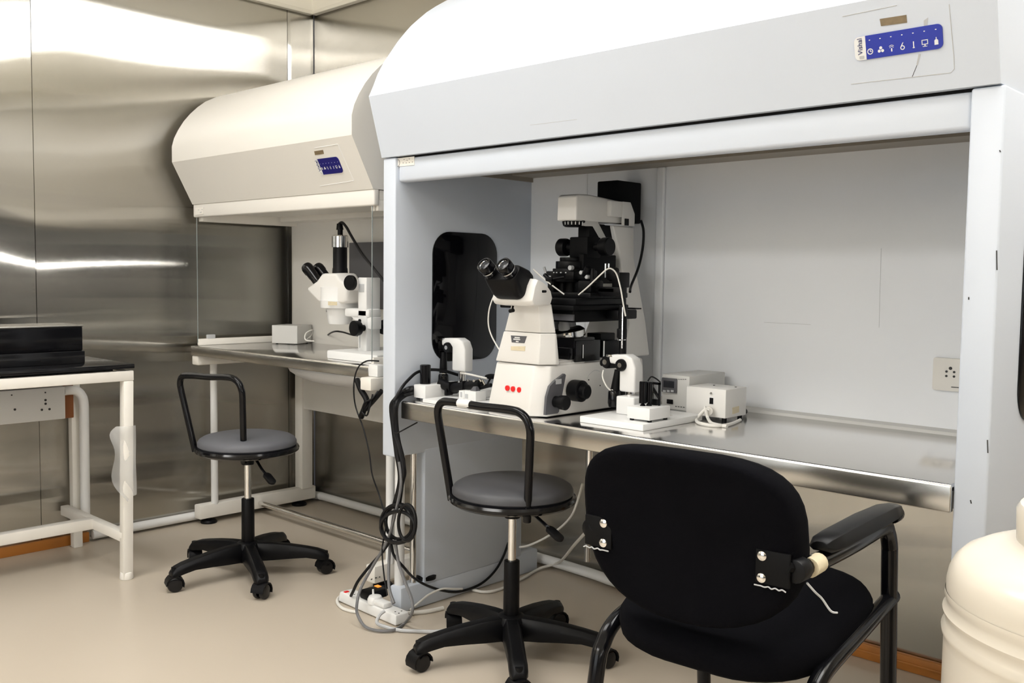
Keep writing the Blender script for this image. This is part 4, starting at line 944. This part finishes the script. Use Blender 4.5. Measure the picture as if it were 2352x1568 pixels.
# rack stand
MB().box((-2.93, y-.03, .942), (-2.78, y+.03, .975), .008).prism([(-2.90, .945), (-2.775, .945), (-2.775, .90), (-2.83, .91)], 1, y-.025, y+.025, .003).build('focus_arm', PLW, SM)
b = MB().box((-2.846, y-.030, lz+.03), (-2.795, y+.035, 1.090), .004)
b.build('stand_column', PLW, SM)
MB().box((-2.838, y-.0315, 1.036), (-2.808, y-.029, 1.066), .0005).build('column_slot', PLG, SM)
MB().box((-2.835, y-.0315, .83), (-2.831, y-.029, .895)).build('column_slot', PLG, SM)
for d in (-1, 1):
    MB().lathe([(0, 0), (.012, 0), (.012, .02), (.026, .022), (.028, .030), (.028, .046), (0, .048)], (-2.805 if d < 0 else -2.812, y+d*.034, .905), (0, d, 0), 28).build('focus_knob', BLK, SM)
c = (-2.845, y-.036, .940); MB().cyl((-2.832, y-.034, .930), (-2.832, y-.030, .930), .007, n=14).build('lock_screw', BLK, SM)
MB().box((-2.93, 2.09, lz+.0005), (-2.63, 2.36, lz+.032), .006).build('stand_base', PLW, SM)
decal(SM, 'tape_label', PALETAPE, [q(754, 692, -.076), q(774, 693, -.076), q(774, 701, -.076), q(754, 701, -.076)], .001)
o = MB().tube([q(779, 514), q(786, 511), q(796, 522), q(806, 540), q(830, 580, -.01), q(855, 612, -.02), q(882, 645, -.03)], .0052, 10)
tag(o.build('camera_cable', CABK), 'black cable from the top of the stereo microscope camera tube', 'cable')
tag(MB().box((-3.355, lyb-.02, .957), (-2.95, lyb-.0005, 1.237), .003).build('dark_panel', GREYP), 'dark grey panel on the back of the cream cabinet behind the stereo microscope', 'panel')
t = thing('metal_box', (-3.69, 2.44, lz), 'plain grey metal box at the back of the cream cabinet', 'box')
Rb = Matrix.Translation((-3.668, 2.435, lz)) @ Matrix.Rotation(math.radians(26.6), 4, 'Z')
MB().box((-.072, -.06, .003), (.055, .072, .083), .0015, 2, Rb).build('case', MICROG, t)
for x in (-.055, .04):
    for yy in (-.045, .055): MB().cyl(Rb @ Vector((x, yy, 0)), Rb @ Vector((x, yy, .004)), .006, n=10).build('rubber_foot', BLK, t)
o = MB().tube([Rb @ Vector((.058, .02, .02)), Rb @ Vector((.075, .03, .035)), PY(718, 758, 2.40), PY(703, 765, 2.36), PY(702, 780, 2.35), PY(722, 783, 2.37)], .0028, 8)
tag(o.build('looped_lead', CABW), 'white lead looped at the side of the grey metal box', 'cable')
o = MB().tube([PZ(728, 782, lz+.005), PZ(745, 774, lz+.012), PY(765, 762, 2.30), PY(785, 762, 2.25), PY(810, 769, 2.2), PY(836, 771, 2.2)], .0035, 8)
tag(o.build('supply_lead', CABK), 'black lead from the grey metal box to the stereo microscope stand', 'cable')
# white adapter boxes at the front edge of the cream bench
t = thing('adapter_box', (-2.66, 2.0, .74), 'stacked white adapter boxes fixed at the right front corner of the cream bench', 'adapter')
q = lambda px, py, yy=1.985: PY(px, py, yy)
b = MB().box(q(846, 836), PY(884, 865, 2.017), .003); b.build('upper_box', PLW, t)
MB().box(q(827, 866, 1.95), PY(884, 895, 2.01), .004).build('lower_box', CREAM2, t)
b = MB().tube([PY(820, 872, 1.97), PY(828, 893, 1.96), PY(842, 918, 1.96), PY(838, 935, 1.96), PY(829, 958, 1.96)], .010, 10).tube([PY(877, 897, 1.97), PY(862, 915, 1.965), PY(840, 940, 1.96)], .008, 8)
b.build('tied_plug', BLK, t)
o = MB().tube([PY(868, 898, 1.97), PY(855, 915, 1.95), PY(838, 925, 1.95), PY(832, 945, 1.95), PY(842, 954, 1.95), PY(848, 938, 1.95), PY(856, 905, 1.96)], .003, 8)
tag(o.build('tied_lead', CABK), 'bunched black lead tied under the white adapter boxes', 'cable')

# ------------------------------------------------------------------ cable bundle, power strip, leads
def cable(name, pts, r_, m, label, cat='cable', n=8):
    return tag(MB().tube(pts, r_, n, True, 7).build(name, m), label, cat)
yb_ = 1.915
B = lambda px, py, d=0: PY(px, py, yb_+d)
cable('black_cable', [PX(1056, 862, -2.315), PX(1018, 851, -2.325), PX(985, 849, -2.33), PX(958, 855, -2.33), PX(937, 873, -2.33), PX(921, 893, -2.32), B(906, 922), B(903, 950), B(906, 1000), B(915, 1060), B(918, 1120), B(912, 1170)], .0050, CABK, 'black cable arching from behind the left joystick down the white cabinet corner')
cable('black_cable', [PZ(962, 891, rz+.009), PX(943, 892, -2.325), PX(925, 902, -2.33), B(908, 918, .005), B(900, 935), B(905, 985), B(912, 1040), B(920, 1100), B(905, 1165)], .0090, CABK, 'thick black cable turning over the left bench corner')
cable('black_cable', [PZ(962, 899, rz+.007), PX(943, 903, -2.32), PX(926, 910, -2.325), B(911, 928), B(909, 965), B(914, 1010), B(926, 1065), B(921, 1120), B(915, 1165)], .0080, CABK, 'black cable nearest the bench end in the hanging bundle')
cable('black_cable', [B(907, 924, -.003), B(905, 985, -.006), B(918, 1030, -.006), B(928, 1080, -.006), B(924, 1105, -.006), B(912, 1150, -.006)], .0075, CABK, 'black cable lying outermost in the hanging bundle')
cable('cable_tie', [B(903, 992, -.012), B(912, 994, -.014), B(930, 985, -.01), PY(958, 970, 1.98)], .0022, CABK, 'thin black tie running from the cable bundle under the bench', 'cable tie')
for k, (rx, ry, cx, cy, d) in enumerate(((36, 44, 911, 1203, -.010), (32, 40, 918, 1198, .006), (39, 36, 914, 1210, -.022))):
    pts = [B(cx+rx*math.cos(a), cy+ry*math.sin(a), d+.006*math.sin(2*a+k)) for a in [2*PI*i/14 for i in range(14)]]
    o = MB().tube(pts, .0060, 8, True, 5, True).build('coiled_cable', CABK); tag(o, ['front', 'hindmost', 'widest'][k]+' loop of black cable coiled on the bundle above the power strip' if k != 1 else 'smaller loop of black cable at the back of the coil above the power strip', 'cable')
pts = [B(935+20*math.cos(a), 1200+42*math.sin(a), -.03) for a in [2*PI*i/12 for i in range(12)]]
tag(MB().tube(pts, .0052, 8, True, 5, True).build('coiled_cable', CABK), 'narrow right-hand loop of black cable on the coil beside the support column', 'cable')
cable('grey_cable', [B(917, 1060, -.012), B(921, 1110, -.014), B(910, 1170, -.016), B(890, 1240, -.016), B(856, 1300, -.02), PY(829, 1350, 1.87), PY(820, 1385, 1.84), PY(821, 1410, 1.80), PZ(838, 1438, .012), PZ(870, 1448, .008), PZ(905, 1446, .008), PZ(930, 1430, .01), PY(947, 1405, 1.86), PY(945, 1375, 1.87), PY(930, 1335, 1.88), B(915, 1290, -.02), B(908, 1240, -.02)], .0048, CABG, 'grey cable making a big loop round the front of the power strip')
cable('black_cable', [B(900, 1235, -.012), B(880, 1265, -.012), B(845, 1305, -.02), PY(822, 1335, 1.88), PY(811, 1358, 1.88), PY(806, 1368, 1.885)], .005, CABK, 'black cable plugged into the far end of the power strip')
cable('thin_lead', [PY(870, 829, 2.01), PY(842, 829, 2.0), PY(822, 845, 1.98), PY(813, 880, 1.97), PY(816, 930, 1.97), PY(835, 985, 1.96), PY(848, 1040, 1.95), PY(855, 1090, 1.94), PY(872, 1140, 1.94), B(886, 1200, -.01), B(878, 1260, -.02), PY(882, 1320, 1.885), PY(890, 1367, 1.875)], .0026, CABK, 'thin black lead dropping from the cream bench to the black adapter')
cable('pale_cable', [B(921, 1060, .01), B(922, 1120, .012), B(905, 1180, .012), B(897, 1240, .01), B(893, 1300, -.01), PY(894, 1350, 1.87), PY(905, 1385, 1.86)], .0048, CABG, 'pale grey cable hanging at the back of the bundle down to the strip')
cable('black_cable', [B(898, 1245, -.005), B(905, 1275, -.005), PY(928, 1303, 1.925), PX(950, 1326, -2.325), PX(985, 1346, -2.337), PX(1030, 1358, -2.337), PX(1065, 1356, -2.337), PX(1105, 1340, -2.337), PX(1135, 1313, -2.337), PX(1155, 1280, -2.337), PX(1168, 1245, -2.337)], .0045, CABK, 'black cable trailing from the coil along the floor behind the taped stool')
cable('white_cable', [PY(1400, 1160, 2.1), PY(1370, 1195, 2.15), PY(1350, 1217, 2.2), PY(1320, 1250, 2.28), PZ(1285, 1290, .05), PZ(1240, 1305, .012), PZ(1200, 1328, .008), PZ(1150, 1352, .007), PZ(1115, 1359, .007), PZ(1085, 1354, .007)], .005, CABW, 'white cable sagging from the armchair side to the floor')
cable('white_cable', [PY(1338, 1110, 2.45), PY(1325, 1155, 2.45), PY(1312, 1185, 2.45), PY(1285, 1213, 2.45), PY(1250, 1236, 2.45), PY(1215, 1252, 2.45), PY(1194, 1256, 2.46)], .004, CABW, 'thinner white cable hanging under the bench behind the lever of the taped stool')
cable('white_cable', [PY(957, 1045, 2.2), PY(951, 1080, 2.2), PY(957, 1115, 2.2), PY(953, 1150, 2.2), PY(950, 1180, 2.2), PY(952, 1225, 2.2)], .004, CABW, 'white cable in the gap left of the white support column')
cable('grey_cable', [PZ(884, 1402, .052), PZ(872, 1412, .040), PZ(866, 1430, .02), PZ(888, 1440, .008), PZ(920, 1447, .007), PZ(960, 1449, .007), PZ(1000, 1450, .007), PZ(1030, 1446, .007)], .0055, PLG, 'pale cable leaving the white plug along the floor')
cable('white_cable', [PZ(922, 1408, .02), PZ(950, 1407, .008), PZ(985, 1403, .007), PZ(1018, 1396, .007)], .007, CABW, 'thick white cable joining the near end of the power strip')
cable('white_cable', [PZ(790, 1364, .008), PZ(777, 1373, .0062), PZ(775, 1384, .0062), PZ(786, 1396, .0062), PZ(806, 1403, .0062), PZ(822, 1405, .0062)], .005, CABW, 'short white cable tucked round the far end of the power strip')
cable('pale_cable', [PX(1062, 1352, -2.328), PX(1042, 1352, -2.328), PX(1015, 1352, -2.330), PX(985, 1365, -2.337), PX(960, 1385, -2.337), PX(942, 1400, -2.335)], .0035, CABW, 'thin pale cable crossing the black one on the floor by the white support foot')
cable('tube_line', [PY(1141, 668, 2.10), PY(1130, 690, 2.08), PY(1123, 715, 2.07), PY(1122, 745, 2.07), PY(1130, 773, 2.07), PY(1150, 808, 2.06)], .0022, CABW, 'thin white tube bowed in front of the black side window')
cable('tube_line', [PY(1386, 850, 2.12), PY(1384, 865, 2.11), PY(1392, 885, 2.11), PY(1402, 896, 2.12)], .0022, CABW, 'thin white tube under the knobs of the right joystick unit', 'tube')

sp = thing('power_strip', (-2.38, 1.87, 0), 'white power strip lying on the floor by the white cabinet foot', 'power strip')
a, bq = PZ(776, 1382, .0), PZ(908, 1440, .0)
u = (bq-a).normalized(); L = (bq-a).length; v = Vector((-u.y, u.x, 0))
Ms = frame(a+v*.028, u, v)
lo = [(0, -.028, .003), (L, -.028, .003), (L, .032, .003), (0, .032, .003)]; hi = [(.004, -.024, .036), (L-.004, -.024, .036), (L-.004, .028, .036), (.004, .028, .036)]
MB().hexa(lo, hi, .005, 3).xf(Ms).build('housing', PLW, sp)
MB().box((.018, -.018, .0350), (.030, -.002, .0385), .001).xf(Ms).build('red_switch', RED, sp)
MB().box((.035, -.021, .0350), (L-.01, .024, .0368), .0005).xf(Ms).build('socket_panel', PLW, sp)
b = MB()
for k in range(4):
    x = .055+k*(L-.075)/3
    for dx, dy in ((0, .012), (-.009, -.006), (.009, -.006)): b.cyl((x+dx, dy, .0365), (x+dx, dy, .0372), .003, n=10)
b.xf(Ms).build('pin_hole', INK, sp)
t = thing('black_adapter', (-2.38, 1.87, .038), 'black plug adapter with an orange light on the power strip', 'plug')
MB().box((L*.33, -.014, .0375), (L*.50, .062, .066), .005).xf(Ms).build('body', BLK, t)
MB().box((L*.35, .040, .065), (L*.42, .056, .0685), .002).xf(Ms).build('indicator', LAMP, t)
t = thing('white_plug', (-2.30, 1.87, .038), 'white round-topped plug on the near end of the power strip', 'plug')
MB().lathe([(0, .037), (.024, .037), (.025, .050), (.020, .060), (.010, .063), (0, .0635)], (L*.56, -.004, 0), (0, 0, 1), 28).box((L*.60, -.022, .037), (L*.78, .014, .054), .006).cyl((L*.52, -.002, .058), (L*.515, -.002, .078), .004, .003, 10).xf(Ms).build('body', PLW, t)
t = thing('small_white_plug', (-2.47, 1.87, .038), 'small white plug pin standing at the far end of the power strip', 'plug')
MB().box((L*.20, .0, .0375), (L*.29, .02, .046), .003).cyl((L*.24, .012, .044), (L*.24, .012, .066), .006, .004, 10).xf(Ms).build('body', PLW, t)
# dashed ink marks on the cream foot beam
b = MB()
for q in ((852, 1331, 855, 1329), (862, 1327, 865, 1326), (871, 1325, 873, 1324.5)):
    p0_, p1_ = PX(q[0], q[1], -2.583), PX(q[2], q[3], -2.583); b.tube([p0_, p1_], .0018, 6, False)
b.build('ink_mark', INK, LC)

# ------------------------------------------------------------------ view
scn.view_settings.view_transform = 'Standard'; scn.view_settings.look = 'None'
scn.view_settings.exposure = EXPO; scn.view_settings.gamma = 1; scn.view_settings.use_curve_mapping = False
w = bpy.data.worlds.new('world'); scn.world = w; w.use_nodes = True
w.node_tree.nodes['Background'].inputs[0].default_value = (.9, .9, 1, 1); w.node_tree.nodes['Background'].inputs[1].default_value = .05
